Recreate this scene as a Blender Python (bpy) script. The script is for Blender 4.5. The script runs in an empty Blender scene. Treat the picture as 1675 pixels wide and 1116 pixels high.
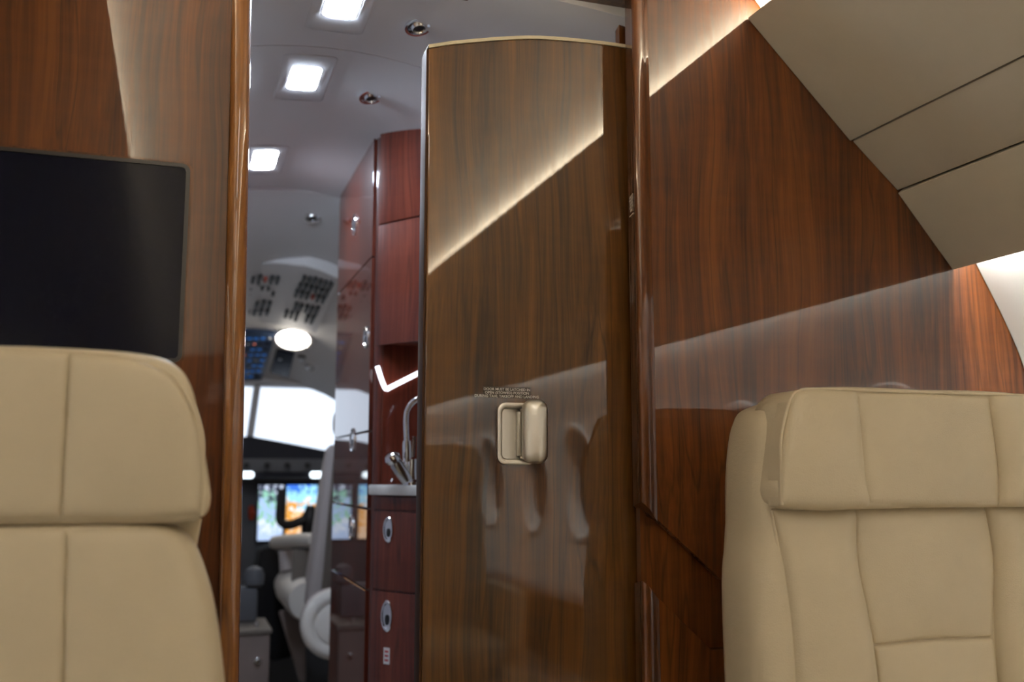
import bpy, bmesh, math, random
from mathutils import Vector, Matrix
random.seed(4)
scene = bpy.context.scene
COL = scene.collection

# ------------------------------------------------------------------ camera, world, exposure
F_PX, CX, CY = 1620.0, 837.5, 558.0
PITCH = math.atan(217 / F_PX)
YAW = math.atan(547.5 / (F_PX / math.cos(PITCH)))
EYE = Vector((0, 0, 1.05))
cam_d = bpy.data.cameras.new('camera')
cam_d.sensor_width = 36.0
cam_d.lens = 36.0 * F_PX / 1675.0
cam_d.clip_start = 0.02
cam_d.dof.use_dof = True
cam_d.dof.focus_distance = 1.50
cam_d.dof.aperture_fstop = 3.2
cam = bpy.data.objects.new('camera', cam_d)
COL.objects.link(cam)
cam.location = EYE
cam.rotation_euler = (math.pi / 2 + PITCH, 0, -YAW)
scene.camera = cam

world = bpy.data.worlds.new('world')
scene.world = world
world.use_nodes = True
wb = world.node_tree.nodes['Background']
wb.inputs['Color'].default_value = (0.78, 0.87, 1.0, 1)
wb.inputs['Strength'].default_value = 1.7

scene.view_settings.view_transform = 'Standard'
scene.view_settings.look = 'None'
scene.view_settings.gamma = 1.0
scene.view_settings.use_curve_mapping = False
scene.view_settings.exposure = 0.0
try:
    scene.cycles.use_denoising = True
    scene.cycles.use_adaptive_sampling = True
    scene.cycles.adaptive_threshold = 0.03
    scene.cycles.max_bounces = 6
    scene.cycles.diffuse_bounces = 4
    scene.cycles.glossy_bounces = 3
    scene.cycles.transparent_max_bounces = 12
    scene.cycles.sample_clamp_indirect = 4.0
except Exception:
    pass

# light levels of the cabin's own lamps and the added fill
COVE_UP = 88.0       # strips above the overhead panels, washing the ceiling
COVE_DOWN = 105.0     # strips below the overhead panels, washing the side walls
FILL_LAMP = 7.0     # unseen long lamps added on the ceiling centre line as fill
GALLEY_LAMP = 140.0    # square ceiling lamps of the galley

def at(x, y, Y):
    """point of the place at longitudinal station Y, measured off the photograph"""
    fw = Vector((math.sin(YAW) * math.cos(PITCH), math.cos(YAW) * math.cos(PITCH), math.sin(PITCH)))
    rt = Vector((math.cos(YAW), -math.sin(YAW), 0))
    up = rt.cross(fw)
    d = fw * F_PX + rt * (x - CX) - up * (y - CY)
    return EYE + d * (Y / d.y)

# ------------------------------------------------------------------ materials
M = {}
def mat(name):
    m = bpy.data.materials.new(name); m.use_nodes = True
    M[name] = m
    nt = m.node_tree
    return m, nt, nt.nodes['Principled BSDF']

def N(nt, t, **kw):
    n = nt.nodes.new(t)
    for k, v in kw.items():
        setattr(n, k, v)
    return n

def noise(nt, vec, scale, detail=3.0, rough=0.55, dist=0.0):
    n = N(nt, 'ShaderNodeTexNoise')
    n.inputs['Scale'].default_value = scale
    n.inputs['Detail'].default_value = detail
    n.inputs['Roughness'].default_value = rough
    n.inputs['Distortion'].default_value = dist
    nt.links.new(vec, n.inputs['Vector'])
    return n.outputs['Fac']

def mapping(nt, vec, scale, loc=(0, 0, 0)):
    mp = N(nt, 'ShaderNodeMapping')
    mp.inputs['Scale'].default_value = scale
    mp.inputs['Location'].default_value = loc
    nt.links.new(vec, mp.inputs['Vector'])
    return mp.outputs['Vector']

def math_n(nt, op, a, b):
    n = N(nt, 'ShaderNodeMath', operation=op)
    for i, v in enumerate((a, b)):
        if isinstance(v, (int, float)):
            n.inputs[i].default_value = v
        else:
            nt.links.new(v, n.inputs[i])
    return n.outputs[0]

def ramp(nt, fac, stops, interp='LINEAR'):
    r = N(nt, 'ShaderNodeValToRGB')
    cr = r.color_ramp
    cr.interpolation = interp
    while len(cr.elements) < len(stops):
        cr.elements.new(0.5)
    for e, (p, c) in zip(cr.elements, stops):
        e.position = p
        e.color = (*c, 1)
    nt.links.new(fac, r.inputs['Fac'])
    return r.outputs['Color']

def wood(name, dark, mid, light, loc=(0, 0, 0), coat_ior=1.52, peel=1.0, coat_rough=0.02):
    m, nt, b = mat(name)
    tc = N(nt, 'ShaderNodeTexCoord').outputs['Object']
    v = mapping(nt, tc, (1, 1, 1), loc)
    # wandering grain: push the coordinates sideways before sampling the streaks
    wv = N(nt, 'ShaderNodeTexNoise')
    wv.inputs['Scale'].default_value = 1.0; wv.inputs['Detail'].default_value = 2.0
    nt.links.new(mapping(nt, v, (5, 5, 1.6)), wv.inputs['Vector'])
    sb = N(nt, 'ShaderNodeVectorMath', operation='MULTIPLY_ADD')
    nt.links.new(wv.outputs['Color'], sb.inputs[0])
    sb.inputs[1].default_value = (0.07, 0.07, 0.0)
    nt.links.new(v, sb.inputs[2])
    g = sb.outputs[0]
    n1 = noise(nt, mapping(nt, g, (9, 9, 0.5)), 1.0, 3.0, 0.5, 0.3)
    n2 = noise(nt, mapping(nt, g, (60, 60, 0.9)), 1.0, 4.0, 0.65, 0.4)
    n3 = noise(nt, mapping(nt, g, (330, 330, 7)), 1.0, 0.5, 0.6)
    n4 = noise(nt, mapping(nt, v, (14, 14, 60)), 1.0, 1.0, 0.6, 0.3)   # curl across the grain
    n5 = noise(nt, mapping(nt, g, (26, 26, 0.45), (2.3, 0, 0)), 1.0, 2.0, 0.5, 0.2)
    f = math_n(nt, 'ADD', math_n(nt, 'MULTIPLY', n1, 0.40), math_n(nt, 'MULTIPLY', n2, 0.40))
    f = math_n(nt, 'ADD', f, math_n(nt, 'MULTIPLY', n3, 0.15))
    f = math_n(nt, 'ADD', f, math_n(nt, 'MULTIPLY', n4, 0.05))
    c = ramp(nt, f, [(0.385, dark), (0.50, mid), (0.63, light)])
    # thin dark growth lines
    ln = math_n(nt, 'ABSOLUTE', math_n(nt, 'SUBTRACT', n5, 0.5), 0.0)
    lm = N(nt, 'ShaderNodeMapRange'); lm.inputs['From Max'].default_value = 0.022
    lm.inputs['To Min'].default_value = 0.58; lm.inputs['To Max'].default_value = 1.0
    nt.links.new(ln, lm.inputs['Value'])
    mixc = N(nt, 'ShaderNodeMix', data_type='RGBA', blend_type='MULTIPLY')
    mixc.inputs[0].default_value = 1.0
    nt.links.new(c, mixc.inputs[6])
    nt.links.new(lm.outputs[0], mixc.inputs[7])
    c = mixc.outputs[2]
    nt.links.new(c, b.inputs['Base Color'])
    b.inputs['Roughness'].default_value = 0.5
    b.inputs['Specular IOR Level'].default_value = 0.17
    b.inputs['Coat Weight'].default_value = 1.0
    b.inputs['Coat Roughness'].default_value = coat_rough
    b.inputs['Coat IOR'].default_value = coat_ior
    p = noise(nt, mapping(nt, v, (240, 240, 45)), 1.0, 0.0, 0.5)
    p2 = noise(nt, mapping(nt, v, (5, 5, 4)), 1.0, 0.0, 0.5)
    h = math_n(nt, 'ADD', math_n(nt, 'MULTIPLY', p, 0.000007 * peel), math_n(nt, 'MULTIPLY', p2, 0.00004 * peel))
    bp = N(nt, 'ShaderNodeBump')
    bp.inputs['Strength'].default_value = 1.0
    bp.inputs['Distance'].default_value = 1.0
    nt.links.new(h, bp.inputs['Height'])
    nt.links.new(bp.outputs['Normal'], b.inputs['Coat Normal'])
    return m

def plain(name, col, rough=0.5, metal=0.0, spec=0.5, bump=0.0, bscale=400.0, vary=0.0, coat=0.0, sheen=0.0):
    m, nt, b = mat(name)
    b.inputs['Base Color'].default_value = (*col, 1)
    b.inputs['Roughness'].default_value = rough
    b.inputs['Metallic'].default_value = metal
    b.inputs['Specular IOR Level'].default_value = spec
    b.inputs['Coat Weight'].default_value = coat
    b.inputs['Coat Roughness'].default_value = 0.05
    tc = N(nt, 'ShaderNodeTexCoord').outputs['Object']
    if vary:
        f = noise(nt, tc, 9.0, 5.0, 0.6)
        c = ramp(nt, f, [(0.3, tuple(x * (1 - vary) for x in col)), (0.7, tuple(min(1, x * (1 + vary)) for x in col))])
        nt.links.new(c, b.inputs['Base Color'])
    if bump:
        f = noise(nt, tc, bscale, 3.0, 0.6)
        bp = N(nt, 'ShaderNodeBump')
        bp.inputs['Strength'].default_value = 1.0
        bp.inputs['Distance'].default_value = bump
        nt.links.new(f, bp.inputs['Height'])
        nt.links.new(bp.outputs['Normal'], b.inputs['Normal'])
    return m

def leather(name, col, rough=0.42):
    m, nt, b = mat(name)
    tc = N(nt, 'ShaderNodeTexCoord').outputs['Object']
    f = noise(nt, tc, 7.0, 4.0, 0.6)
    c = ramp(nt, f, [(0.3, tuple(x * 0.94 for x in col)), (0.7, tuple(x * 1.05 for x in col))])
    nt.links.new(c, b.inputs['Base Color'])
    b.inputs['Roughness'].default_value = rough
    b.inputs['Specular IOR Level'].default_value = 0.45
    vo = N(nt, 'ShaderNodeTexVoronoi', feature='F1')
    vo.inputs['Scale'].default_value = 620.0
    nt.links.new(tc, vo.inputs['Vector'])
    w = noise(nt, mapping(nt, tc, (1, 1, 2.2)), 22.0, 3.0, 0.6)
    h = math_n(nt, 'ADD', math_n(nt, 'MULTIPLY', vo.outputs['Distance'], 0.00022), math_n(nt, 'MULTIPLY', w, 0.0007))
    bp = N(nt, 'ShaderNodeBump')
    bp.inputs['Strength'].default_value = 1.0
    bp.inputs['Distance'].default_value = 1.0
    nt.links.new(h, bp.inputs['Height'])
    nt.links.new(bp.outputs['Normal'], b.inputs['Normal'])
    return m

def emit(name, col, strength):
    m, nt, b = mat(name)
    b.inputs['Base Color'].default_value = (*[min(0.8, c * 0.8) for c in col], 1)
    b.inputs['Emission Color'].default_value = (*col, 1)
    b.inputs['Emission Strength'].default_value = strength
    return m

def pane_mat(name, tint, gloss=0.06):
    m = bpy.data.materials.new(name); m.use_nodes = True; M[name] = m
    nt = m.node_tree; nt.nodes.clear()
    out = N(nt, 'ShaderNodeOutputMaterial')
    tr = N(nt, 'ShaderNodeBsdfTransparent'); tr.inputs['Color'].default_value = (*tint, 1)
    gl = N(nt, 'ShaderNodeBsdfGlossy'); gl.inputs['Roughness'].default_value = 0.03
    mx = N(nt, 'ShaderNodeMixShader')
    fr = N(nt, 'ShaderNodeFresnel'); fr.inputs['IOR'].default_value = 1.45
    nt.links.new(fr.outputs[0], mx.inputs[0])
    nt.links.new(tr.outputs[0], mx.inputs[1]); nt.links.new(gl.outputs[0], mx.inputs[2])
    nt.links.new(mx.outputs[0], out.inputs['Surface'])
    return m

wood('walnut', (0.0305, 0.0072, 0.0010), (0.0824, 0.0226, 0.0031), (0.1373, 0.0415, 0.0061))
wood('walnut_door', (0.0242, 0.0082, 0.0010), (0.0646, 0.0244, 0.0030), (0.1104, 0.0437, 0.0062), loc=(3.1, 0.7, 1.3))
wood('walnut_trim_lit', (0.1010, 0.0363, 0.0070), (0.1928, 0.0734, 0.0155), (0.2754, 0.1123, 0.0253), loc=(1.7, 2.2, 0.4), coat_ior=1.5)  # lighter honey copy of the walnut, direct light put into the colour
wood('walnut_post', (0.0315, 0.0083, 0.0015), (0.0788, 0.0237, 0.0042), (0.1233, 0.0404, 0.0078), loc=(5.7, 1.2, 0.4), coat_ior=1.36)
wood('mahogany', (0.0486, 0.0076, 0.0036), (0.1019, 0.0167, 0.0072), (0.1551, 0.0305, 0.0131), loc=(0.3, 5.2, 2.4), coat_ior=1.42, peel=0.8)
wood('edge_veneer', (0.020, 0.008, 0.003), (0.045, 0.017, 0.006), (0.07, 0.028, 0.010), coat_ior=1.25)
plain('edge_gap', (0.012, 0.006, 0.004), 0.7)
leather('seat_leather', (0.635, 0.543, 0.382))
leather('seat_piping', (0.70, 0.60, 0.43), 0.4)
plain('overhead_leather', (0.60, 0.555, 0.455), 0.62, spec=0.3, bump=0.00012, bscale=900, vary=0.03)
plain('overhead_suede', (0.54, 0.495, 0.405), 0.75, spec=0.2, bump=0.0001, bscale=1200, vary=0.03)
plain('headliner', (0.80, 0.77, 0.71), 0.8, spec=0.2, bump=0.0001, bscale=700)
plain('sidewall', (0.80, 0.80, 0.78), 0.7, spec=0.2, bump=0.00025, bscale=450)
plain('galley_liner', (0.84, 0.84, 0.87), 0.5, spec=0.3, bump=0.0001, bscale=500)
plain('cockpit_liner', (0.78, 0.77, 0.78), 0.6, spec=0.3)
plain('entry_liner', (0.55, 0.55, 0.60), 0.5)
plain('edge_dark', (0.030, 0.012, 0.005), 0.6, spec=0.12)
plain('cockpit_panel', (0.85, 0.84, 0.85), 0.5, spec=0.3)
plain('carpet', (0.30, 0.26, 0.20), 0.95, spec=0.1, bump=0.002, bscale=350, vary=0.15)
plain('nickel', (0.84, 0.81, 0.75), 0.36, metal=1.0, bump=0.00002, bscale=600)
plain('nickel_dark', (0.66, 0.62, 0.54), 0.42, metal=1.0)
plain('chrome', (0.82, 0.83, 0.86), 0.10, metal=1.0)
plain('steel', (0.66, 0.66, 0.67), 0.22, metal=1.0)
plain('black_plastic', (0.012, 0.012, 0.014), 0.45)
plain('black_fabric', (0.006, 0.006, 0.008), 0.9)
plain('bezel', (0.010, 0.009, 0.010), 0.35)
plain('screen_glass', (0.0045, 0.005, 0.011), 0.12, spec=0.09)
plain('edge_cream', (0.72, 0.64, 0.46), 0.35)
plain('marble', (0.58, 0.57, 0.55), 0.2, vary=0.25, coat=0.5)
plain('blue_panel', (0.035, 0.075, 0.17), 0.5)
plain('navy_panel', (0.018, 0.026, 0.05), 0.5)
plain('cockpit_grey', (0.10, 0.105, 0.12), 0.6)
plain('cockpit_taupe', (0.20, 0.155, 0.14), 0.6, vary=0.1)
plain('seat_shell', (0.17, 0.145, 0.125), 0.6)
plain('sheepskin', (0.74, 0.70, 0.66), 0.9, bump=0.002, bscale=160)
plain('lilac_cloth', (0.55, 0.50, 0.50), 0.8)
plain('glareshield', (0.010, 0.012, 0.022), 0.75)
plain('white_plastic', (0.75, 0.75, 0.76), 0.4)
plain('red_plastic', (0.50, 0.06, 0.02), 0.5)
plain('white_ink', (0.80, 0.78, 0.74), 0.6)
plain('red_ink', (0.55, 0.06, 0.07), 0.6)
plain('placard_film', (0.030, 0.018, 0.010), 0.4)
emit('cove_up_lamp', (1.0, 0.86, 0.66), COVE_UP)
emit('cove_down_lamp', (1.0, 0.965, 0.92), COVE_DOWN)
emit('fill_lamp', (1.0, 0.92, 0.82), FILL_LAMP)
emit('galley_lamp', (0.74, 0.85, 1.0), GALLEY_LAMP)
emit('rivet_glow', (0.5, 0.55, 0.65), 0.25)  # faint glow put into the downlight rivets, which are no lamps
emit('dome_lamp', (1.0, 0.92, 0.80), 45.0)
emit('reflection_glow', (0.86, 0.90, 1.0), 3.2)
emit('flood_lamp', (0.80, 0.92, 1.0), 3.0)
emit('blue_key', (0.02, 0.16, 0.55), 0.35)
emit('red_key', (0.9, 0.25, 0.15), 0.5)
pane_mat('clear_pane', (0.95, 0.97, 1.0))
pane_mat('tinted_pane', (0.10, 0.12, 0.15))

def screen(name, stops, seed, glow):
    """lit instrument page: blocks of colour from voronoi cells over a vertical layout"""
    m = bpy.data.materials.new(name); m.use_nodes = True; M[name] = m
    nt = m.node_tree; b = nt.nodes['Principled BSDF']
    tc = N(nt, 'ShaderNodeTexCoord').outputs['Generated']
    sx = N(nt, 'ShaderNodeSeparateXYZ'); nt.links.new(tc, sx.inputs[0])
    vo = N(nt, 'ShaderNodeTexVoronoi', distance='CHEBYCHEV'); vo.inputs['Scale'].default_value = 7.0
    nt.links.new(mapping(nt, tc, (1.3, 1, 1.8), (seed, 0, seed)), vo.inputs['Vector'])
    s2 = N(nt, 'ShaderNodeSeparateXYZ'); nt.links.new(vo.outputs['Color'], s2.inputs[0])
    f = math_n(nt, 'ADD', sx.outputs['Z'], math_n(nt, 'MULTIPLY', math_n(nt, 'SUBTRACT', s2.outputs[0], 0.5), 0.30))
    c = ramp(nt, f, stops, 'CONSTANT')
    nt.links.new(c, b.inputs['Emission Color'])
    b.inputs['Emission Strength'].default_value = glow
    b.inputs['Base Color'].default_value = (0.01, 0.01, 0.012, 1)
    b.inputs['Roughness'].default_value = 0.2

screen('page_map', [(0.0, (0.5, 0.65, 0.95)), (0.18, (0.75, 0.85, 1.0)), (0.34, (0.28, 0.60, 0.42)), (0.48, (0.45, 0.62, 0.95)),
                    (0.66, (0.30, 0.62, 0.50)), (0.80, (0.05, 0.06, 0.10)), (0.93, (0.7, 0.8, 1.0))], 0.3, 1.2)
screen('page_attitude', [(0.0, (0.9, 0.62, 0.42)), (0.16, (0.85, 0.35, 0.05)), (0.30, (1.0, 0.62, 0.35)), (0.42, (0.80, 0.36, 0.06)),
                         (0.60, (0.95, 0.92, 0.95)), (0.68, (0.35, 0.75, 1.0)), (0.95, (0.05, 0.20, 0.9))], 1.9, 1.3)

# ------------------------------------------------------------------ mesh helpers
class MB:
    def __init__(self):
        self.v, self.f = [], []
    def add(self, vs, fs):
        o = len(self.v)
        self.v += [Vector(p) for p in vs]
        self.f += [tuple(i + o for i in f) for f in fs]
        return self
    def box(self, c, s, R=None):
        c = Vector(c)
        vs = []
        for dz in (-.5, .5):
            for dx, dy in ((-.5, -.5), (.5, -.5), (.5, .5), (-.5, .5)):
                p = Vector((dx * s[0], dy * s[1], dz * s[2]))
                vs.append(c + (R @ p if R else p))
        return self.add(vs, [(3, 2, 1, 0), (4, 5, 6, 7), (0, 1, 5, 4), (1, 2, 6, 5), (2, 3, 7, 6), (3, 0, 4, 7)])
    def loft(self, rings, caps=True, closed=True):
        n = len(rings[0])
        vs = [p for r in rings for p in r]
        fs = []
        for k in range(len(rings) - 1):
            for i in range(n if closed else n - 1):
                j = (i + 1) % n
                fs.append((k * n + i, k * n + j, (k + 1) * n + j, (k + 1) * n + i))
        if caps:
            fs.append(tuple(range(n))[::-1])
            fs.append(tuple((len(rings) - 1) * n + i for i in range(n)))
        return self.add(vs, fs)
    def prism(self, poly, axis, a, b, shear=0.0, steps=1):
        """poly: 2D points; axis 'y': (x,z) extruded along y; 'z': (x,y) along z (shear moves x); 'x': (y,z) along x"""
        rings = []
        for k in range(steps + 1):
            t = a + (b - a) * k / steps
            if axis == 'y': rings.append([(p[0], t, p[1]) for p in poly])
            elif axis == 'z': rings.append([(p[0] + shear * (t - a), p[1], t) for p in poly])
            else: rings.append([(t, p[0], p[1]) for p in poly])
        return self.loft(rings)
    def tube(self, path, r, n=10, caps=True):
        path = [Vector(p) for p in path]
        rs = r if isinstance(r, (list, tuple)) else [r] * len(path)
        rings = []
        nrm = None
        for i, p in enumerate(path):
            t = (path[min(i + 1, len(path) - 1)] - path[max(i - 1, 0)]).normalized()
            if nrm is None:
                nrm = t.orthogonal().normalized()
            else:
                nrm = (nrm - t * nrm.dot(t)).normalized()
            b = t.cross(nrm)
            rings.append([p + (nrm * math.cos(2 * math.pi * k / n) + b * math.sin(2 * math.pi * k / n)) * rs[i] for k in range(n)])
        return self.loft(rings, caps)
    def lathe(self, c, axis, prof, n=28, sx=1.0, ref=None):
        """prof: (radius, height along axis)"""
        c = Vector(c); ax = Vector(axis).normalized()
        u = Vector(ref).normalized() if ref else ax.orthogonal().normalized()
        u = (u - ax * u.dot(ax)).normalized()
        w = ax.cross(u)
        rings = [[c + ax * h + (u * math.cos(2 * math.pi * k / n) * sx + w * math.sin(2 * math.pi * k / n)) * r for k in range(n)] for r, h in prof]
        return self.loft(rings, True)
    def build(self, name, m, parent=None, bevel=0.0, seg=2, smooth=True, angle=35, bang=28):
        me = bpy.data.meshes.new(name)
        bm = bmesh.new()
        vs = [bm.verts.new(p) for p in self.v]
        for f in self.f:
            try: bm.faces.new([vs[i] for i in f])
            except ValueError: pass
        bmesh.ops.remove_doubles(bm, verts=bm.verts, dist=1e-6)
        bmesh.ops.recalc_face_normals(bm, faces=bm.faces)
        if bevel:
            es = [e for e in bm.edges if len(e.link_faces) == 2 and e.calc_face_angle(0) > math.radians(bang)]
            bmesh.ops.bevel(bm, geom=es, offset=bevel, segments=seg, profile=0.6, affect='EDGES', clamp_overlap=True)
        bm.to_mesh(me); bm.free()
        me.materials.append(M[m] if isinstance(m, str) else m)
        if smooth:
            me.shade_smooth()
            me.set_sharp_from_angle(angle=math.radians(angle))
        o = bpy.data.objects.new(name, me)
        COL.objects.link(o)
        if parent is not None:
            par(o, parent)
        return o

def wmat(o):
    m = Matrix.LocRotScale(o.location, o.rotation_euler, o.scale)
    return (wmat(o.parent) @ o.matrix_parent_inverse @ m) if o.parent else m

def par(o, parent):
    o.parent = parent
    o.matrix_parent_inverse = wmat(parent).inverted()

def empty(name, loc):
    e = bpy.data.objects.new(name, None)
    e.empty_display_size = 0.05
    COL.objects.link(e)
    e.location = loc
    return e

def tag(o, label=None, cat=None, group=None, kind=None):
    if label: o['label'] = label
    if cat: o['category'] = cat
    if group: o['group'] = group
    if kind: o['kind'] = kind
    return o

def struct(o, label=None, cat=None):
    return tag(o, label, cat, kind='structure')

def spline(pts, n=8):
    """Catmull-Rom through 2D/3D points"""
    P = [Vector(p) for p in pts]
    out = []
    for i in range(len(P) - 1):
        p0 = P[i - 1] if i else P[0] * 2 - P[1]
        p3 = P[i + 2] if i + 2 < len(P) else P[-1] * 2 - P[-2]
        p1, p2 = P[i], P[i + 1]
        for k in range(n):
            t = k / n
            out.append(0.5 * ((2 * p1) + (p2 - p0) * t + (2 * p0 - 5 * p1 + 4 * p2 - p3) * t * t + (3 * p1 - p0 - 3 * p2 + p3) * t ** 3))
    out.append(P[-1])
    return out

def rrect(w, h, r, n=6):
    pts = []
    for cx, cy, a0 in ((w / 2 - r, h / 2 - r, 0), (-w / 2 + r, h / 2 - r, 90), (-w / 2 + r, -h / 2 + r, 180), (w / 2 - r, -h / 2 + r, 270)):
        for k in range(n + 1):
            a = math.radians(a0 + 90 * k / n)
            pts.append((cx + r * math.cos(a), cy + r * math.sin(a)))
    return pts

def offset_profile(pts, d):
    out = []
    for i, p in enumerate(pts):
        t = (pts[min(i + 1, len(pts) - 1)] - pts[max(i - 1, 0)]).normalized()
        out.append(Vector((p.x + t.y * d, p.y - t.x * d)))
    return out

def boolean_cut(o, cutters, smooth=True):
    for c in cutters:
        md = o.modifiers.new('cut', 'BOOLEAN'); md.operation = 'DIFFERENCE'; md.object = c; md.solver = 'EXACT'
    bpy.context.view_layer.update()
    dg = bpy.context.evaluated_depsgraph_get()
    me = bpy.data.meshes.new_from_object(o.evaluated_get(dg))
    o.modifiers.clear()
    o.data = me
    if smooth:
        me.shade_smooth(); me.set_sharp_from_angle(angle=math.radians(35))
    else:
        me.shade_flat()
    for c in cutters:
        bpy.data.objects.remove(c, do_unlink=True)

def text_mesh(body, size, name, m, frame, parent, align='CENTER', space=1.0):
    """frame: 4x4 matrix; text lies in its XY plane"""
    cu = bpy.data.curves.new(name, 'FONT')
    cu.body = body; cu.size = size; cu.align_x = align; cu.extrude = 0.00012; cu.resolution_u = 3
    cu.space_line = space; cu.offset = size * 0.012
    o = bpy.data.objects.new(name, cu); COL.objects.link(o)
    dg = bpy.context.evaluated_depsgraph_get()
    me = bpy.data.meshes.new_from_object(o.evaluated_get(dg))
    bpy.data.objects.remove(o, do_unlink=True)
    me.transform(frame)
    me.materials.clear(); me.materials.append(M[m])
    t = bpy.data.objects.new(name, me); COL.objects.link(t)
    par(t, parent)
    return t

# ------------------------------------------------------------------ cabin shell
D = 1.40            # station of the forward bulkhead
AFT = -5.3
XC = 0.376          # cabin centre line
mx = lambda p: (2 * XC - p[0], p[1])

floor = MB().box((0.35, -0.1, -0.02), (3.2, 10.8, 0.04)).build('floor', 'carpet')
struct(floor)
struct(MB().box((0.4, 2.13, 0.004), (1.62, 1.25, 0.008)).build('floor_galley_bounce', 'marble'))  # unseen pale floor, added to bounce light up to the galley ceiling

wall_prof = spline([(0.985, 1.785), (1.12, 1.715), (1.25, 1.58), (1.335, 1.462), (1.3545, 1.423), (1.407, 1.330), (1.448, 1.237), (1.478, 1.10), (1.488, 0.95),
                    (1.470, 0.75), (1.42, 0.52), (1.34, 0.28), (1.25, -0.03)], 5)
WIN_Y = [1.03, 0.44, -0.13, -0.70, -1.24, -1.84, -2.44, -3.04]
WIN_Z = 1.015

def wall_x(z):
    for a, b in zip(wall_prof, wall_prof[1:]):
        if b.y <= z <= a.y:
            return a.x + (b.x - a.x) * (z - a.y) / (b.y - a.y)
    return 1.48

def side_wall(name, side, wins):
    inner = list(wall_prof)
    outer = offset_profile(inner, -0.05)
    poly = [(p.x, p.y) for p in inner] + [(p.x, p.y) for p in reversed(outer)]
    if side < 0: poly = [mx(p) for p in poly]
    w = MB().prism(poly, 'y', AFT, D - 0.002).build(name, 'sidewall')
    cut = []
    for y in wins:
        x = wall_x(WIN_Z)
        if side < 0: x = 2 * XC - x
        cut.append(MB().lathe((x - 0.12, y, WIN_Z), (1, 0, 0), [(0.205, 0), (0.205, 0.24)], 40, 0.82, ref=(0, 1, 0)).build('cutter', 'sidewall'))
    boolean_cut(w, cut)
    return struct(w)

side_wall('wall_right', 1, WIN_Y)
side_wall('wall_left', -1, WIN_Y)
nwin = 0
for side in (1, -1):
    for y in WIN_Y:
        nwin += 1
        xs = wall_x(WIN_Z)
        X = lambda v: v if side > 0 else 2 * XC - v
        n, rings = 44, []
        for rr, dx in ((0.232, 0.000), (0.226, -0.007), (0.212, -0.008), (0.203, 0.004), (0.185, 0.052)):
            ring = []
            for k in range(n):
                a = 2 * math.pi * k / n
                zz = WIN_Z + rr * math.sin(a)
                yy = y + rr * 0.82 * math.cos(a)
                xx = wall_x(zz) + dx if dx < 0.02 else xs + dx
                ring.append((X(xx), yy, zz))
            rings.append(ring)
        f = MB().loft(rings, caps=False).build('window_%d' % nwin, 'sidewall')
        struct(f, 'oval cabin window with white reveal')
        MB().lathe((X(xs + 0.050), y, WIN_Z), (1, 0, 0), [(0.186, 0), (0.186, 0.004)], 44, 0.82, ref=(0, 1, 0)).build('pane', 'tinted_pane', f)

# headliner between the two overhead panels
cp = spline([(0.950, 1.795), (0.930, 1.834), (0.908, 1.862), (0.868, 1.897), (0.80, 1.935), (0.66, 1.970), (XC, 1.985)], 5)
cp = [(p.x, p.y) for p in cp]
cp = cp + [mx(p) for p in reversed(cp[:-1])]
co = [(p[0] + (0.05 if p[0] > XC + 0.45 else -0.05 if p[0] < XC - 0.45 else 0), p[1] + 0.06) for p in cp]
struct(MB().prism(cp + co[::-1], 'y', AFT, D - 0.002).build('ceiling', 'headliner'))

# unseen long ceiling lamps, added on the centre line to brighten the cabin
for k, y in enumerate((-0.15, -1.20, -2.25)):
    e = empty('fill_lamp', (XC, y, 1.985))
    ring = lambda w, l, r, z: [(XC + a, y + b, z) for a, b in rrect(w, l, r, 5)]
    MB().loft([ring(0.17, 0.90, 0.03, 1.986), ring(0.17, 0.90, 0.03, 1.978), ring(0.15, 0.88, 0.022, 1.977), ring(0.145, 0.875, 0.02, 1.984)], caps=False).build('frame', 'headliner', e)
    MB().loft([ring(0.145, 0.875, 0.02, 1.984), ring(0.145, 0.875, 0.02, 1.9795), ring(0.14, 0.87, 0.018, 1.9785)]).build('diffuser', 'fill_lamp', e)
    tag(e, 'long white fill lamp added to the cabin ceiling above the frame, %s behind the bulkhead' % ('first', 'second', 'third')[k], 'ceiling lamp', 'added fill lamps')

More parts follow.
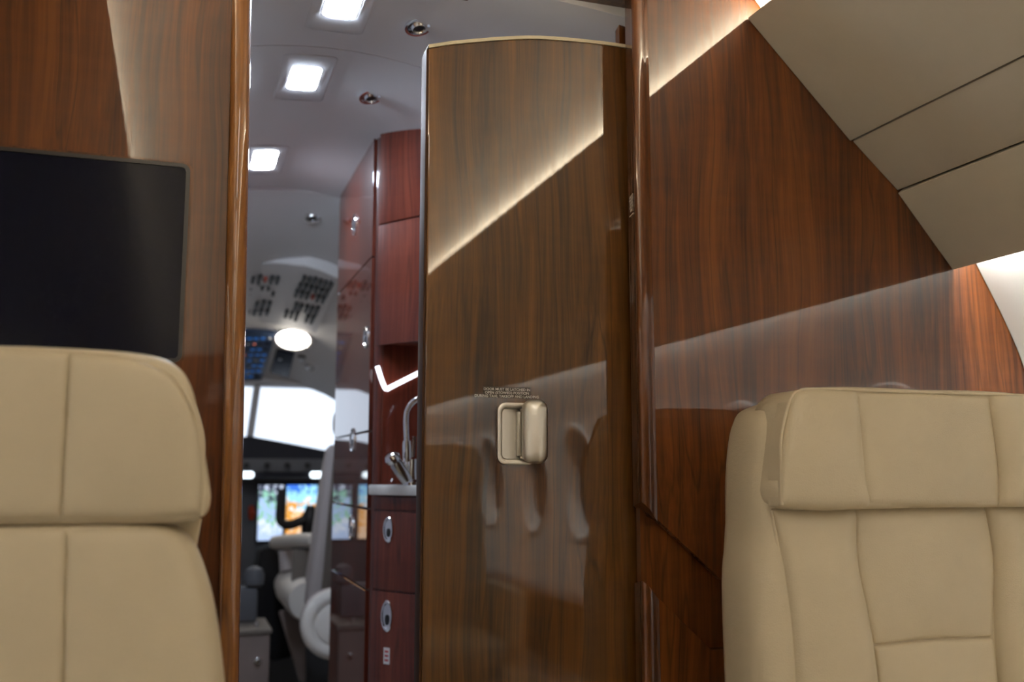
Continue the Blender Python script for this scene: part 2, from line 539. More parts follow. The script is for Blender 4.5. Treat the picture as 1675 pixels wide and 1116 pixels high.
# overhead panels, three boards a side, with the lamp strips tucked behind their edges
def overhead(side):
    t = empty('overhead_console', (1.2 if side > 0 else 2 * XC - 1.2, -1.0, 1.6))
    fx = (lambda p: p) if side > 0 else mx
    lines = [((0.894, 1.825), (1.0935, 1.6275)), ((1.0960, 1.6255), (1.1865, 1.5445)), ((1.1890, 1.5425), (1.300, 1.411))]
    for i, (a, b) in enumerate(lines):
        va, vb = Vector(a), Vector(b)
        d = (vb - va).normalized(); nrm = Vector((-d.y, d.x))     # up and outboard
        nrm = Vector((abs(nrm.x), abs(nrm.y)))
        th = 0.022
        off = (0.0, 0.0035, 0.0)[i]
        poly = [va + nrm * off, vb + nrm * off, vb + nrm * th, va + nrm * th]
        if i == 0: poly[3] = Vector((0.925, 1.825))
        if i == 2: poly[2] = vb + nrm * 0.006
        MB().prism([fx((p.x, p.y)) for p in poly], 'y', AFT + 0.01, D - 0.001).build('panel', 'overhead_suede' if i == 1 else 'overhead_leather', t, bevel=0.0025)
    # dark backing behind the joints, lower lip with lamp slot
    MB().prism([fx(p) for p in ((0.945, 1.800), (1.20, 1.566), (1.275, 1.480), (1.282, 1.486), (1.205, 1.575), (0.950, 1.806))], 'y', AFT + 0.02, D - 0.012).build('backing', 'edge_gap', t)
    MB().prism([fx(p) for p in ((0.901, 1.8258), (0.922, 1.8258), (0.922, 1.829), (0.901, 1.829))], 'y', AFT + 0.05, D - 0.02, steps=16).build('upper_lamp', 'cove_up_lamp', t)
    MB().prism([fx(p) for p in ((1.292, 1.478), (1.318, 1.464), (1.320, 1.468), (1.294, 1.482))], 'y', AFT + 0.05, D - 0.02, steps=16).build('lower_lamp', 'cove_down_lamp', t)
    return t
tag(overhead(1), 'beige leather overhead panel in three long boards sloping above the right-hand seat', 'overhead panel', 'overhead panels')
tag(overhead(-1), 'beige leather overhead panel along the left side of the cabin, above the television side', 'overhead panel', 'overhead panels')

# side ledges
for side in (1, -1):
    fx = (lambda p: p) if side > 0 else mx
    poly = [fx(p) for p in ((1.338, 0.60), (1.440, 0.60), (1.428, 0.565), (1.405, 0.50), (1.368, 0.36), (1.352, 0.36), (1.352, 0.565), (1.338, 0.575))]
    o = MB().prism(poly, 'y', AFT + 0.02, D - 0.09).build('side_ledge', 'walnut', bevel=0.004)
    tag(o, 'dark walnut side ledge running under the cabin windows, %s side' % ('right' if side > 0 else 'left'), 'ledge', 'side ledges')

# aft bulkhead closes the cabin
struct(MB().box((XC, AFT - 0.03, 1.0), (2.9, 0.06, 2.2)).build('wall_aft', 'walnut'))

# ------------------------------------------------------------------ forward bulkhead
# right-hand bulkhead: upper and lower leaf with a recessed diagonal band between them
wr = empty('wall_front_right', (1.05, D, 0)); struct(wr, 'glossy walnut bulkhead beside the sliding door')
RX = 1.62
upper = [(0.690, 0.9930), (0.816, 0.884), (RX, 0.884), (RX, 2.10), (0.690, 2.10)]
MB().prism(upper, 'y', D, D + 0.020).build('upper_leaf', 'walnut', wr, bevel=0.0015, smooth=False)
lower = [(0.690, -0.02), (RX, -0.02), (RX, 0.7805), (0.792, 0.7805), (0.690, 0.875)]
MB().prism(lower, 'y', D - 0.004, D + 0.020).build('lower_leaf', 'walnut', wr, bevel=0.0015, smooth=False)
MB().box(((0.687 + RX) / 2, D + 0.021, 0.93), (RX - 0.687, 0.010, 0.42)).build('recessed_band', 'walnut', wr)
MB().box((1.183, D + 0.0870, 1.04), (0.985, 0.016, 2.12)).build('pocket_skin', 'walnut', wr)
MB().box((1.60, D + 0.066, 1.04), (0.04, 0.075, 2.12)).build('pocket_end', 'mahogany', wr)

def bull(pts, n=5):
    return [(p.x, p.y) for p in spline(pts, n)]
# post beside the sliding door: bullnose section with a hollow, cut by the diagonal band
sec = bull([(0.6775, D + 0.028), (0.6745, D + 0.013), (0.6708, D - 0.005), (0.6680, D - 0.019), (0.6700, D - 0.0245), (0.6765, D - 0.0255), (0.6850, D - 0.0215), (0.6955, D - 0.0105), (0.7040, D - 0.004)], 5)
sec += [(0.7045, D + 0.0), (0.690, D + 0.028)]
pst = empty('trim_1', (0.685, D, 0)); struct(pst, 'rounded walnut post beside the sliding door')
def post(z0, z1, cut0=0.0, cut1=0.0):
    """cut: slope of the end faces in x"""
    x0 = 0.665
    mb = MB()
    mb.loft([[(p[0], p[1], z0 - cut0 * (p[0] - x0)) for p in sec], [(p[0], p[1], z1 - cut1 * (p[0] - x0)) for p in sec]])
    return mb
post(1.010, 2.05, 0.86, 0).build('upper_post', 'walnut_post', pst, bevel=0.001, angle=50, bang=55)
post(-0.01, 0.893, 0, 0.86).build('lower_post', 'walnut_post', pst, bevel=0.001, angle=50, bang=55)
MB().box((0.6855, D + 0.016, 0.94), (0.010, 0.014, 0.30)).build('post_core', 'walnut_post', pst)
# small placard on the post
fr = Matrix.Translation((0.6716, D + 0.0035, 1.4885)) @ Matrix(((-0.2, 0, -0.98, 0), (-0.98, 0, 0.2, 0), (0, 1, 0, 0), (0, 0, 0, 1)))
text_mesh('GALLEY\nPOCKET\nDOOR\nLATCH\nHERE', 0.0066, 'placard_text', 'white_ink', fr, pst, space=0.85)
MB().box((0.6716, D + 0.0035, 1.4605), (0.0006, 0.026, 0.0013), Matrix.Rotation(math.radians(-11.5), 3, 'Z')).build('placard_line', 'white_ink', pst)

# left-hand bulkhead with its trim
wl = MB().prism([(-0.95, -0.02), (0.070, -0.02), (0.070, 2.10), (-0.95, 2.10)], 'y', D, D + 0.12).build('wall_front_left', 'walnut', bevel=0.001, smooth=False)
struct(wl, 'glossy walnut bulkhead carrying the television')
sec2 = bull([(0.0690, D + 0.004), (0.0700, D - 0.010), (0.0745, D - 0.016), (0.0850, D - 0.0165), (0.0930, D - 0.012), (0.0975, D - 0.001), (0.0985, D + 0.030)], 5)
sec2 += [(0.0985, D + 0.12), (0.069, D + 0.12)]
tl = MB().prism([(p[0] + 0.004, p[1]) for p in sec2], 'z', -0.01, 2.08, shear=-0.0165).build('trim_2', 'walnut_trim_lit', angle=50)
struct(tl, 'rounded walnut trim on the left side of the doorway, direct light painted into its honey brown')

# header over the doorway
struct(MB().box((0.38, D + 0.05, 1.94), (0.70, 0.14, 0.20)).build('trim_3', 'walnut'), 'walnut header above the doorway')

# ------------------------------------------------------------------ sliding pocket door
DY = D + 0.040
dr = empty('door_1', (0.60, DY + 0.018, 0)); struct(dr, 'glossy walnut sliding pocket door, half drawn out of its pocket')
dl = 0.345
top = [(dl, 1.716), (0.40, 1.7315), (0.508, 1.7545), (0.60, 1.7625), (0.685, 1.7645), (0.80, 1.762), (1.10, 1.74)]
tops = [(p.x, p.y) for p in spline(top, 4)]
ln = [(x, z - 0.0055) for x, z in tops]
# hole for the latch is cut into the leaf
leaf = MB().prism([(dl, 0.02)] + ln + [(1.10, 0.02)], 'y', DY, DY + 0.034).build('leaf', 'walnut_door', dr, bevel=0.003, seg=4, smooth=False)
HX, HZ = 0.4885, 1.1105
hw, hh = 0.062, 0.094
cutter = MB().prism([(HX + a, HZ + b) for a, b in rrect(hw - 0.014, hh - 0.014, 0.010)], 'y', DY - 0.02, DY + 0.022).build('cutter', 'walnut_door')
boolean_cut(leaf, [cutter], False)
edge = [(x, z) for x, z in tops] + [(x, z - 0.0055) for x, z in reversed(tops)]
MB().prism(edge, 'y', DY - 0.0008, DY + 0.0345).build('top_edge', 'edge_cream', dr)
MB().prism([(dl - 0.0035, 0.02), (dl, 0.02), (dl, 1.7155), (dl - 0.0035, 1.706)], 'y', DY + 0.001, DY + 0.033).build('side_edge', 'edge_dark', dr, bevel=0.001)
# latch: dished frame, recess, swung-out paddle
hd = empty('latch', (HX, DY, HZ)); par(hd, dr)
def ring_frame(w, h, r, w2, h2, r2, y0, y1, cx, cz):
    o = [(cx + a, cz + b) for a, b in rrect(w, h, r)]
    i = [(cx + a, cz + b) for a, b in rrect(w2, h2, r2)]
    m1 = [((a[0] * 0.5 + b[0] * 0.5), (a[1] * 0.5 + b[1] * 0.5)) for a, b in zip(o, i)]
    mb = MB()
    mb.loft([[(p[0], y1, p[1]) for p in o], [(p[0], y0 + 0.0012, p[1]) for p in o],
             [(o[k][0] * 0.8 + i[k][0] * 0.2, y0, o[k][1] * 0.8 + i[k][1] * 0.2) for k in range(len(o))],
             [(o[k][0] * 0.25 + i[k][0] * 0.75, y0 + 0.001, o[k][1] * 0.25 + i[k][1] * 0.75) for k in range(len(o))],
             [(p[0], y0 + 0.004, p[1]) for p in i], [(p[0], y1 + 0.014, p[1]) for p in i]], caps=False)
    return mb
ring_frame(hw, hh, 0.013, hw - 0.016, hh - 0.018, 0.007, DY - 0.007, DY + 0.0003, HX, HZ).build('frame', 'nickel', hd, angle=50)
MB().prism([(HX + a, HZ + b) for a, b in rrect(hw - 0.0155, hh - 0.0175, 0.007)], 'y', DY + 0.0105, DY + 0.0145).build('recess_plate', 'nickel', hd)
MB().box((HX + 0.014, DY + 0.004, HZ), (0.020, 0.010, hh - 0.026)).build('hinge_block', 'nickel_dark', hd, bevel=0.001)
for s in (-1, 1):
    MB().tube([(HX + 0.008, DY + 0.002, HZ + s * 0.0365), (HX + 0.030, DY - 0.010, HZ + s * 0.0365)], 0.0022, 8).build('hinge_arm', 'nickel_dark', hd)
pw, ph = 0.0395, 0.097
R = Matrix.Rotation(math.radians(-9), 3, 'Z')
outl = rrect(pw, ph, 0.0145, 8)
rings = []
for sc_, y in ((0.93, 0.0060), (1.0, 0.0045), (1.0, 0.0015), (0.955, -0.0012), (0.80, -0.0042), (0.5, -0.0066), (0.15, -0.0076)):
    rings.append([Vector((HX + 0.0245, DY - 0.020, HZ + 0.0030)) + R @ Vector((a * sc_ if sc_ < 0.9 else math.copysign(abs(a) - pw / 2 * (1 - sc_), a), y,
                  math.copysign(abs(b) - pw / 2 * (1 - sc_), b))) for a, b in outl])
MB().loft(rings).build('paddle', 'nickel', hd, angle=60)
# placard above the latch
pc = Vector((0.4742, DY - 0.0004, 1.1735))
MB().box((pc.x, DY - 0.0003, pc.z), (0.0765, 0.0006, 0.0175)).build('placard', 'placard_film', dr)
fr = Matrix.Translation((pc.x, DY - 0.0008, pc.z + 0.0026)) @ Matrix.Rotation(math.pi / 2, 4, 'X')
text_mesh('DOOR MUST BE LATCHED IN\nOPEN (STOWED) POSITION\nDURING TAXI, TAKEOFF AND LANDING', 0.0057, 'placard_text', 'white_ink', fr, dr, space=0.93)

# ------------------------------------------------------------------ television
tv = empty('television', (-0.28, D, 1.19)); tag(tv, 'black flat television set into the left-hand walnut bulkhead', 'television')
tw, th_, tz = 0.50, 0.276, 1.3360
tc_ = (-0.0005 - tw / 2, tz)
pts = [(tc_[0] + a, tc_[1] + b) for a, b in rrect(tw, th_, 0.011)]
pin = [(tc_[0] + a, tc_[1] + b) for a, b in rrect(tw - 0.011, th_ - 0.011, 0.006)]
pou = [(tc_[0] + a, tc_[1] + b) for a, b in rrect(tw + 0.006, th_ + 0.006, 0.013)]
MB().loft([[(p[0], D + 0.001, p[1]) for p in pou], [(p[0], D - 0.0022, p[1]) for p in pou], [(p[0], D - 0.0022, p[1]) for p in pts], [(p[0], D - 0.0005, p[1]) for p in pts]], caps=False).build('wood_rim', 'walnut_post', tv)
MB().loft([[(p[0], D + 0.001, p[1]) for p in pts], [(p[0], D - 0.0035, p[1]) for p in pts], [(p[0], D - 0.0035, p[1]) for p in pin], [(p[0], D - 0.0018, p[1]) for p in pin]], caps=False).build('bezel', 'bezel', tv)
MB().prism(pin, 'y', D - 0.0018, D + 0.001).build('screen', 'screen_glass', tv)

# ------------------------------------------------------------------ cabin seats
def coons(bot, topc, left, right, nu, nv):
    """bot/top run left->right, left/right run bottom->top: functions of t in 0..1 -> (x,z)"""
    g = []
    for j in range(nv + 1):
        v = j / nv
        row = []
        for i in range(nu + 1):
            u = i / nu
            p = (1 - v) * Vector(bot(u)) + v * Vector(topc(u)) + (1 - u) * Vector(left(v)) + u * Vector(right(v)) \
                - ((1 - u) * (1 - v) * Vector(bot(0)) + u * (1 - v) * Vector(bot(1)) + (1 - u) * v * Vector(topc(0)) + u * v * Vector(topc(1)))
            row.append(p)
        g.append(row)
    return g

def curve(pts):
    s = spline([(p[0], p[1]) for p in pts], 12)
    L = [0]
    for a, b in zip(s, s[1:]): L.append(L[-1] + (b - a).length)
    def f(t):
        d = t * L[-1]
        for k in range(len(s) - 1):
            if d <= L[k + 1] + 1e-9:
                w = (d - L[k]) / max(1e-9, L[k + 1] - L[k])
                return s[k].lerp(s[k + 1], w)
        return s[-1]
    return f

def cushion(bot, topc, left, right, front, back, bulge, roll, nu=22, nv=22, tilt=None, sgn=-1, warp=None):
    """padded panel; surface at y=front*... edges roll in by `roll` (l,r,b,t) radii; sgn -1 faces -y"""
    b, t, l, r = (curve(c) for c in (bot, topc, left, right))
    # denser near edges
    def dens(k, n): 
        x = k / n
        return 0.5 - 0.5 * math.cos(math.pi * x)
    nu_, nv_ = nu, nv
    U = [dens(i, nu_) for i in range(nu_ + 1)]; V = [dens(j, nv_) for j in range(nv_ + 1)]
    vs, n = [], nu_ + 1
    for v in V:
        for u in U:
            p = (1 - v) * b(u) + v * t(u) + (1 - u) * l(v) + u * r(v) - ((1 - u) * (1 - v) * b(0) + u * (1 - v) * b(1) + (1 - u) * v * t(0) + u * v * t(1))
            W = (r(v) - l(v)).length; H = (t(u) - b(u)).length
            dep = 1.0
            drop = 0.0
            for dist, rad in ((u * W, roll[0]), ((1 - u) * W, roll[1]), (v * H, roll[2]), ((1 - v) * H, roll[3])):
                if dist < rad:
                    q = 1 - dist / rad
                    drop += rad * 0.75 * (1 - math.sqrt(max(0, 1 - q * q)))
            bl = bulge * (1 - (2 * u - 1) ** 2) ** 0.8 * (1 - abs(2 * v - 1) ** 2.4) ** 0.8
            y = front + sgn * (bl - drop)
            if tilt: y += sgn * tilt(u, v)
            if warp: y += warp(p.x, p.y)
            vs.append(Vector((p.x, y, p.y)))
    mb = MB()
    fs = []
    for j in range(nv_):
        for i in range(nu_):
            fs.append((j * n + i, j * n + i + 1, (j + 1) * n + i + 1, (j + 1) * n + i))
    rim = [i for i in range(n)] + [j * n + nu_ for j in range(1, nv_ + 1)] + [nv_ * n + i for i in range(nu_ - 1, -1, -1)] + [j * n for j in range(nv_ - 1, 0, -1)]
    o = len(vs)
    for k in rim:
        vs.append(Vector((vs[k].x, back + (warp(vs[k].x, vs[k].z) if warp else 0), vs[k].z)))
    m_ = len(rim)
    for k in range(m_):
        k2 = (k + 1) % m_
        fs.append((rim[k], rim[k2], o + k2, o + k))
    fs.append(tuple(range(o, o + m_)))
    mb.add(vs, fs)
    return mb

HT, HB = 1.166, 1.006     # top and bottom of the headrest
SB = 0.825                # cross seam of the backrest
def make_seat(deep=0.0):
    """front faces -y, headrest front at y=0, centre x=0; floor z=0"""
    root = empty('cabin_armchair', (0, 0.1, 0))
    lean = lambda x, z: (z - HB) * 0.06       # slight recline, top further back
    P = 0.112
    # ---- headrest, front panels
    roll = 0.016
    for s in (-1, 1):
        xin, xout = s * P, s * 0.240
        b = [(xin - s * 0.004, HB), (s * 0.18, HB - 0.004), (xout + s * 0.004, HB + 0.002)]
        t = [(xin, HT - 0.006), (s * 0.17, HT - 0.004), (s * 0.205, HT - 0.008), (s * 0.219, HT - 0.022)]
        l = [(xin - s * 0.004, HB), (xin + s * 0.002, HB + 0.05), (xin, HT - 0.006)]
        r = [(xout + s * 0.004, HB + 0.002), (xout - s * 0.002, HB + 0.07), (s * 0.219, HT - 0.022)]
        if s < 0: b, t, l, r = b[::-1], t[::-1], r, l
        rl = (0.024, 0.007, 0.014, 0.009) if s > 0 else (0.007, 0.024, 0.014, 0.009)
        cushion(b, t, l, r, 0.006, 0.04, 0.014, rl, tilt=lambda u, v, s=s: 0.012 * (u if s < 0 else 1 - u) ** 1.5 * (1 - v * 0.35), warp=lean).build('headrest_panel', 'seat_leather', root, angle=70)
    cushion([(-P + 0.003, HB), (0, HB - 0.002), (P - 0.003, HB)], [(-P - 0.001, HT - 0.007), (0, HT - 0.004), (P + 0.001, HT - 0.007)],
            [(-P + 0.003, HB), (-P - 0.003, HB + 0.05), (-P - 0.001, HT - 0.007)], [(P - 0.003, HB), (P + 0.003, HB + 0.05), (P + 0.001, HT - 0.007)],
            0.010, 0.04, 0.010, (0.007, 0.007, 0.014, 0.009), warp=lean).build('headrest_panel', 'seat_leather', root, angle=70)
    # gusset band round the headrest
    half = [(0.0, HT), (0.10, HT + 0.001), (0.175, HT - 0.002), (0.206, HT - 0.012), (0.222, HT - 0.034), (0.232, HT - 0.075), (0.241, HT - 0.12), (0.2435, HB + 0.016), (0.235, HB + 0.002), (0.20, HB - 0.003), (0.0, HB - 0.002)]
    hp = spline(half, 5)
    outline = [(p.x, p.y) for p in hp] + [(-p.x, p.y) for p in reversed(hp[1:-1])]
    def band(y0, y1, inset):
        rr = []
        for y, k in ((y0, 0.006 + inset), (y0 + 0.006, inset), (y1 - 0.006, inset), (y1, 0.006 + inset)):
            cz = (HT + HB) / 2
            rr.append([(x * (1 - k / 0.24), y + lean(0, z), cz + (z - cz) * (1 - k / 0.08)) for x, z in outline])
        return MB().loft(rr)
    band(0.012, 0.1015 + deep, 0.0).build('headrest_gusset', 'seat_leather', root, angle=70)
    # piping along the front and rear rim of the headrest, sides and top only
    rim = [(0.242, HB + 0.004), (0.239, HB + 0.05), (0.236, HB + 0.09), (0.219, HT - 0.022), (0.205, HT - 0.0085), (0.17, HT - 0.004), (0.0, HT - 0.004)]
    rp = spline(rim, 6)
    path = [(p.x, p.y) for p in rp] + [(-p.x, p.y) for p in reversed(rp[:-1])]
    MB().tube([(x, 0.0115 + lean(0, z), z) for x, z in path], 0.0022, 7).build('piping', 'seat_piping', root)
    rim = [(0.2365, HB + 0.004), (0.2355, HB + 0.05), (0.2275, HB + 0.095), (0.2140, HT - 0.037), (0.199, HT - 0.019), (0.168, HT - 0.007), (0.112, HT - 0.003), (0.0, HT - 0.002)]
    rp = spline(rim, 6)
    path = [(p.x, p.y) for p in rp] + [(-p.x, p.y) for p in reversed(rp[:-1])]
    MB().tube([(x, 0.1005 + deep + lean(0, z), z) for x, z in path], 0.0018, 7).build('piping', 'seat_piping', root)
    # ---- headrest, rear panels (face +y)
    for s in (-1, 0, 1):
        if s:
            xin, xout = s * P, s * 0.236
            b = [(xin, HB + 0.003), (s * 0.18, HB + 0.001), (s * 0.2355, HB + 0.005)]
            t = [(xin, HT - 0.004), (s * 0.168, HT - 0.008), (s * 0.198, HT - 0.020), (s * 0.2125, HT - 0.038)]
            l = [(xin, HB + 0.003), (xin, HT - 0.004)]
            r = [(s * 0.2355, HB + 0.005), (s * 0.2345, HB + 0.055), (s * 0.226, HB + 0.095), (s * 0.2125, HT - 0.038)]
            if s < 0: b, t, l, r = b[::-1], t[::-1], r, l
        else:
            b = [(-P, HB + 0.003), (0, HB + 0.002), (P, HB + 0.003)]; t = [(-P, HT - 0.004), (0, HT - 0.002), (P, HT - 0.004)]
            l = [(-P, HB + 0.003), (-P, HT - 0.004)]; r = [(P, HB + 0.003), (P, HT - 0.004)]
        rl = {0: (0.005, 0.005, 0.010, 0.010), 1: (0.005, 0.010, 0.010, 0.010), -1: (0.010, 0.005, 0.010, 0.010)}[s]
        cushion(b, t, l, r, 0.108 + deep, 0.09 + deep, 0.007, rl, sgn=1, warp=lean).build('headrest_rear_panel', 'seat_leather', root, angle=70)
    # ---- backrest body (shell), from under the headrest down
    BT = 1.150 if not deep else 1.02
    if deep:
        half = [(0.0, 1.002), (0.14, 1.001), (0.200, 0.999), (0.226, 0.988), (0.243, 0.955), (0.256, 0.905), (0.268, 0.82), (0.274, 0.72), (0.272, 0.50), (0.266, 0.42), (0.0, 0.42)]
    else:
        half = [(0.0, BT + 0.006), (0.14, BT + 0.005), (0.205, BT - 0.006), (0.232, BT - 0.03), (0.246, min(BT - 0.10, 1.05) if not deep else 0.985), (0.252, HB - 0.04), (0.262, 0.90), (0.266, 0.75), (0.266, 0.50), (0.262, 0.42), (0.0, 0.42)]
    hp = spline(half, 5)
    bo = [(p.x, p.y) for p in hp] + [(-p.x, p.y) for p in reversed(hp[1:-1])]
    rr = []
    for y, k in ((0.040, 0.032), (0.0425, 0.022), (0.048, 0.012), (0.057, 0.0045), (0.070, 0.0008), (0.080, 0.0), (0.135, 0.0), (0.150, 0.006), (0.158, 0.020)):
        rr.append([((abs(x) - k) * (1 if x >= 0 else -1) if abs(x) > k else x * 0.5, y + lean(0, z), z - (k if z > 1.0 else 0) * min(1, (z - 1.0) / 0.12) if z > 1.0 else z) for x, z in bo])
    MB().loft(rr).build('backrest_shell', 'seat_leather', root, angle=70)
    # body front under the headrest
    lean2 = lambda x, z: (z - HB) * 0.06
    for s in (-1, 1):
        xt, xb = s * P, s * (P - 0.016)
        b = [(xb, 0.44), (s * 0.17, 0.435), (s * 0.232, 0.44)]
        t = [(xt - s * 0.002, HB - 0.001), (s * 0.17, HB - 0.001), (s * 0.236, HB - 0.001)]
        l = [(xb, 0.44), (s * (P - 0.010), 0.80), (s * (P + 0.004), 0.93), (xt - s * 0.002, HB - 0.001)]
        r = [(s * 0.232, 0.44), (s * 0.221, 0.80), (s * 0.226, 0.92), (s * 0.236, HB - 0.001)]
        if s < 0: b, t, l, r = b[::-1], t[::-1], r, l
        rl = (0.034, 0.010, 0.02, 0.016) if s > 0 else (0.010, 0.034, 0.02, 0.016)
        cushion(b, t, l, r, 0.034, 0.075, 0.016, rl, nu=24, nv=40, tilt=lambda u, v, s=s: 0.018 * (u if s < 0 else 1 - u) ** 1.5, warp=lean2).build('side_bolster', 'seat_leather', root, angle=70)
        path = [curve([(s * 0.233, 0.44), (s * 0.222, 0.80), (s * 0.227, 0.92), (s * 0.237, HB - 0.004)])(k / 20) for k in range(21)]
        MB().tube([(p.x, 0.044 + lean2(0, p.y), p.y) for p in path], 0.0022, 7).build('piping', 'seat_piping', root)
    PU = P - 0.002
    cushion([(-PU + 0.012, SB + 0.001), (0, SB + 0.004), (PU - 0.012, SB + 0.001)], [(-PU, HB - 0.001), (0, HB - 0.001), (PU, HB - 0.001)],
            [(-PU + 0.012, SB + 0.001), (-PU - 0.004, 0.93), (-PU, HB - 0.001)], [(PU - 0.012, SB + 0.001), (PU + 0.004, 0.93), (PU, HB - 0.001)],
            0.036, 0.075, 0.010, (0.007, 0.007, 0.005, 0.012), nu=24, nv=26, warp=lean2).build('backrest_panel', 'seat_leather', root, angle=70)
    cushion([(-PU + 0.016, 0.44), (PU - 0.016, 0.44)], [(-PU + 0.012, SB - 0.001), (0, SB + 0.002), (PU - 0.012, SB - 0.001)],
            [(-PU + 0.016, 0.44), (-PU + 0.012, SB - 0.001)], [(PU - 0.016, 0.44), (PU - 0.012, SB - 0.001)],
            0.034, 0.075, 0.010, (0.007, 0.007, 0.02, 0.006), nu=24, nv=26, warp=lean2).build('backrest_panel', 'seat_leather', root, angle=70)
    # rear of the backrest, three panels
    for s in (-1, 0, 1):
        q = P + 0.005
        if s:
            b = [(s * (q + 0.015), 0.46), (s * 0.262, 0.46)]; l = [(s * (q + 0.015), 0.46), (s * q, HB - 0.004)]
            if deep:
                r = [(s * 0.262, 0.46), (s * 0.269, 0.72), (s * 0.2635, 0.82), (s * 0.2515, 0.905), (s * 0.2385, 0.955), (s * 0.224, 0.986), (s * 0.205, HB - 0.006)]
                t = [(s * q, HB - 0.004), (s * 0.16, HB - 0.004), (s * 0.205, HB - 0.006)]
            else:
                r = [(s * 0.262, 0.46), (s * 0.262, 0.75), (s * 0.256, 0.90), (s * 0.244, HB - 0.004)]
                t = [(s * q, HB - 0.004), (s * 0.244, HB - 0.004)]
            if s < 0: b, t, l, r = b[::-1], t[::-1], r, l
        else:
            b = [(-q - 0.015, 0.46), (q + 0.015, 0.46)]; t = [(-q, HB - 0.004), (q, HB - 0.004)]
            l = [(-q - 0.015, 0.46), (-q, HB - 0.004)]; r = [(q + 0.015, 0.46), (q, HB - 0.004)]
        rl = {0: (0.005, 0.005, 0.02, 0.012), 1: (0.005, 0.026, 0.02, 0.014), -1: (0.026, 0.005, 0.02, 0.014)}[s]
        cushion(b, t, l, r, 0.162, 0.13, 0.010 if s == 0 else 0.006, rl, sgn=1, nu=20, nv=30, warp=lean2).build('backrest_rear_panel', 'seat_leather', root, angle=70)
    # seat cushion, arms, base
    cushion([(-0.225, -0.44), (0.225, -0.44)], [(-0.225, 0.05), (0.225, 0.05)], [(-0.225, -0.44), (-0.225, 0.05)], [(0.225, -0.44), (0.225, 0.05)], 0, 0.10, 0.02, (0.03,) * 4)
    sc = MB()
    rr = []
    base = [(a, b - 0.19) for a, b in rrect(0.45, 0.52, 0.06)]
    for z, k in ((0.32, 0.97), (0.34, 1.0), (0.42, 1.0), (0.45, 0.97), (0.465, 0.85), (0.472, 0.5)):
        rr.append([(x * k, -0.19 + (y + 0.19) * k, z) for x, y in base])
    sc.loft(rr).build('seat_cushion', 'seat_leather', root, angle=60)
    for s in (-1, 1):
        arm = [(a, b) for a, b in rrect(0.065, 0.40, 0.03)]
        rr = []
        for z, k in ((0.36, 0.94), (0.38, 1.0), (0.60, 1.0), (0.625, 0.93), (0.632, 0.7)):
            rr.append([(s * 0.268 + x * k, -0.17 + y * (1 - (1 - k) * 0.2), z) for x, y in arm])
        MB().loft(rr).build('armrest', 'seat_leather', root, angle=60)
    MB().box((0, -0.17, 0.25), (0.40, 0.44, 0.14)).build('seat_frame', 'cockpit_taupe', root, bevel=0.02)
    MB().lathe((0, -0.17, 0.0), (0, 0, 1), [(0.20, 0.0), (0.20, 0.02), (0.11, 0.05), (0.10, 0.20)], 32).build('pedestal', 'nickel_dark', root)
    return root

def copy_tree(o, parent=None):
    c = o.copy(); COL.objects.link(c)
    if parent: c.parent = parent
    for ch in list(o.children): copy_tree(ch, c)
    return c

seat = make_seat()
def place(o, x, y, rz):
    o.rotation_euler = (0, 0, rz)
    # root sits 0.1 behind the headrest front in local space
    off = Matrix.Rotation(rz, 3, 'Z') @ Vector((0, 0.1, 0))
    o.location = (x + off.x, y + off.y, 0)
seat_l, seat_a = make_seat(0.058), copy_tree(seat)
place(seat, 0.980, 1.100, 0)
place(seat_l, -0.212, 1.172, math.pi)
place(seat_a, 0.93, -0.88, math.pi)
tag(seat, 'beige leather cabin seat facing the camera beside the right-hand walnut bulkhead', 'seat', 'cabin seats')
tag(seat_l, 'beige leather cabin seat seen from behind, in front of the television', 'seat', 'cabin seats')
tag(seat_a, 'beige leather cabin seat further aft, seen only as a reflection in the sliding door', 'seat', 'cabin seats')

# ------------------------------------------------------------------ galley
GX = 0.29
gk = lambda y: 0.12 + 0.5 * min(1, max(0, (y - 1.46) / 0.335))
gz = lambda x, y: 1.846 - gk(y) * (x - 0.26) ** 2
SEAM1, SEAM2 = 1.795, 2.77
xs = [-0.52 + 0.05 * k for k in range(32)]
for (a, b) in ((D + 0.06, SEAM1 - 0.0015), (SEAM1 + 0.0015, SEAM2)):
    mb = MB(); rings = []
    for k in range(9):
        y = a + (b - a) * k / 8
        rings.append([(x, y, gz(x, y)) for x in xs] + [(x, y, gz(x, y) + 0.03) for x in reversed(xs)])
    struct(mb.loft(rings).build('ceiling_galley', 'galley_liner'))
struct(MB().box((0.3, SEAM1, 1.86), (1.4, 0.02, 0.02)).build('trim_4', 'edge_gap'))
struct(MB().box((-0.42, 2.1, 1.0), (0.04, 1.35, 2.1)).build('wall_galley_left', 'entry_liner'))
struct(MB().box((1.22, 2.1, 1.0), (0.04, 1.35, 2.1)).build('wall_galley_right', 'galley_liner'))

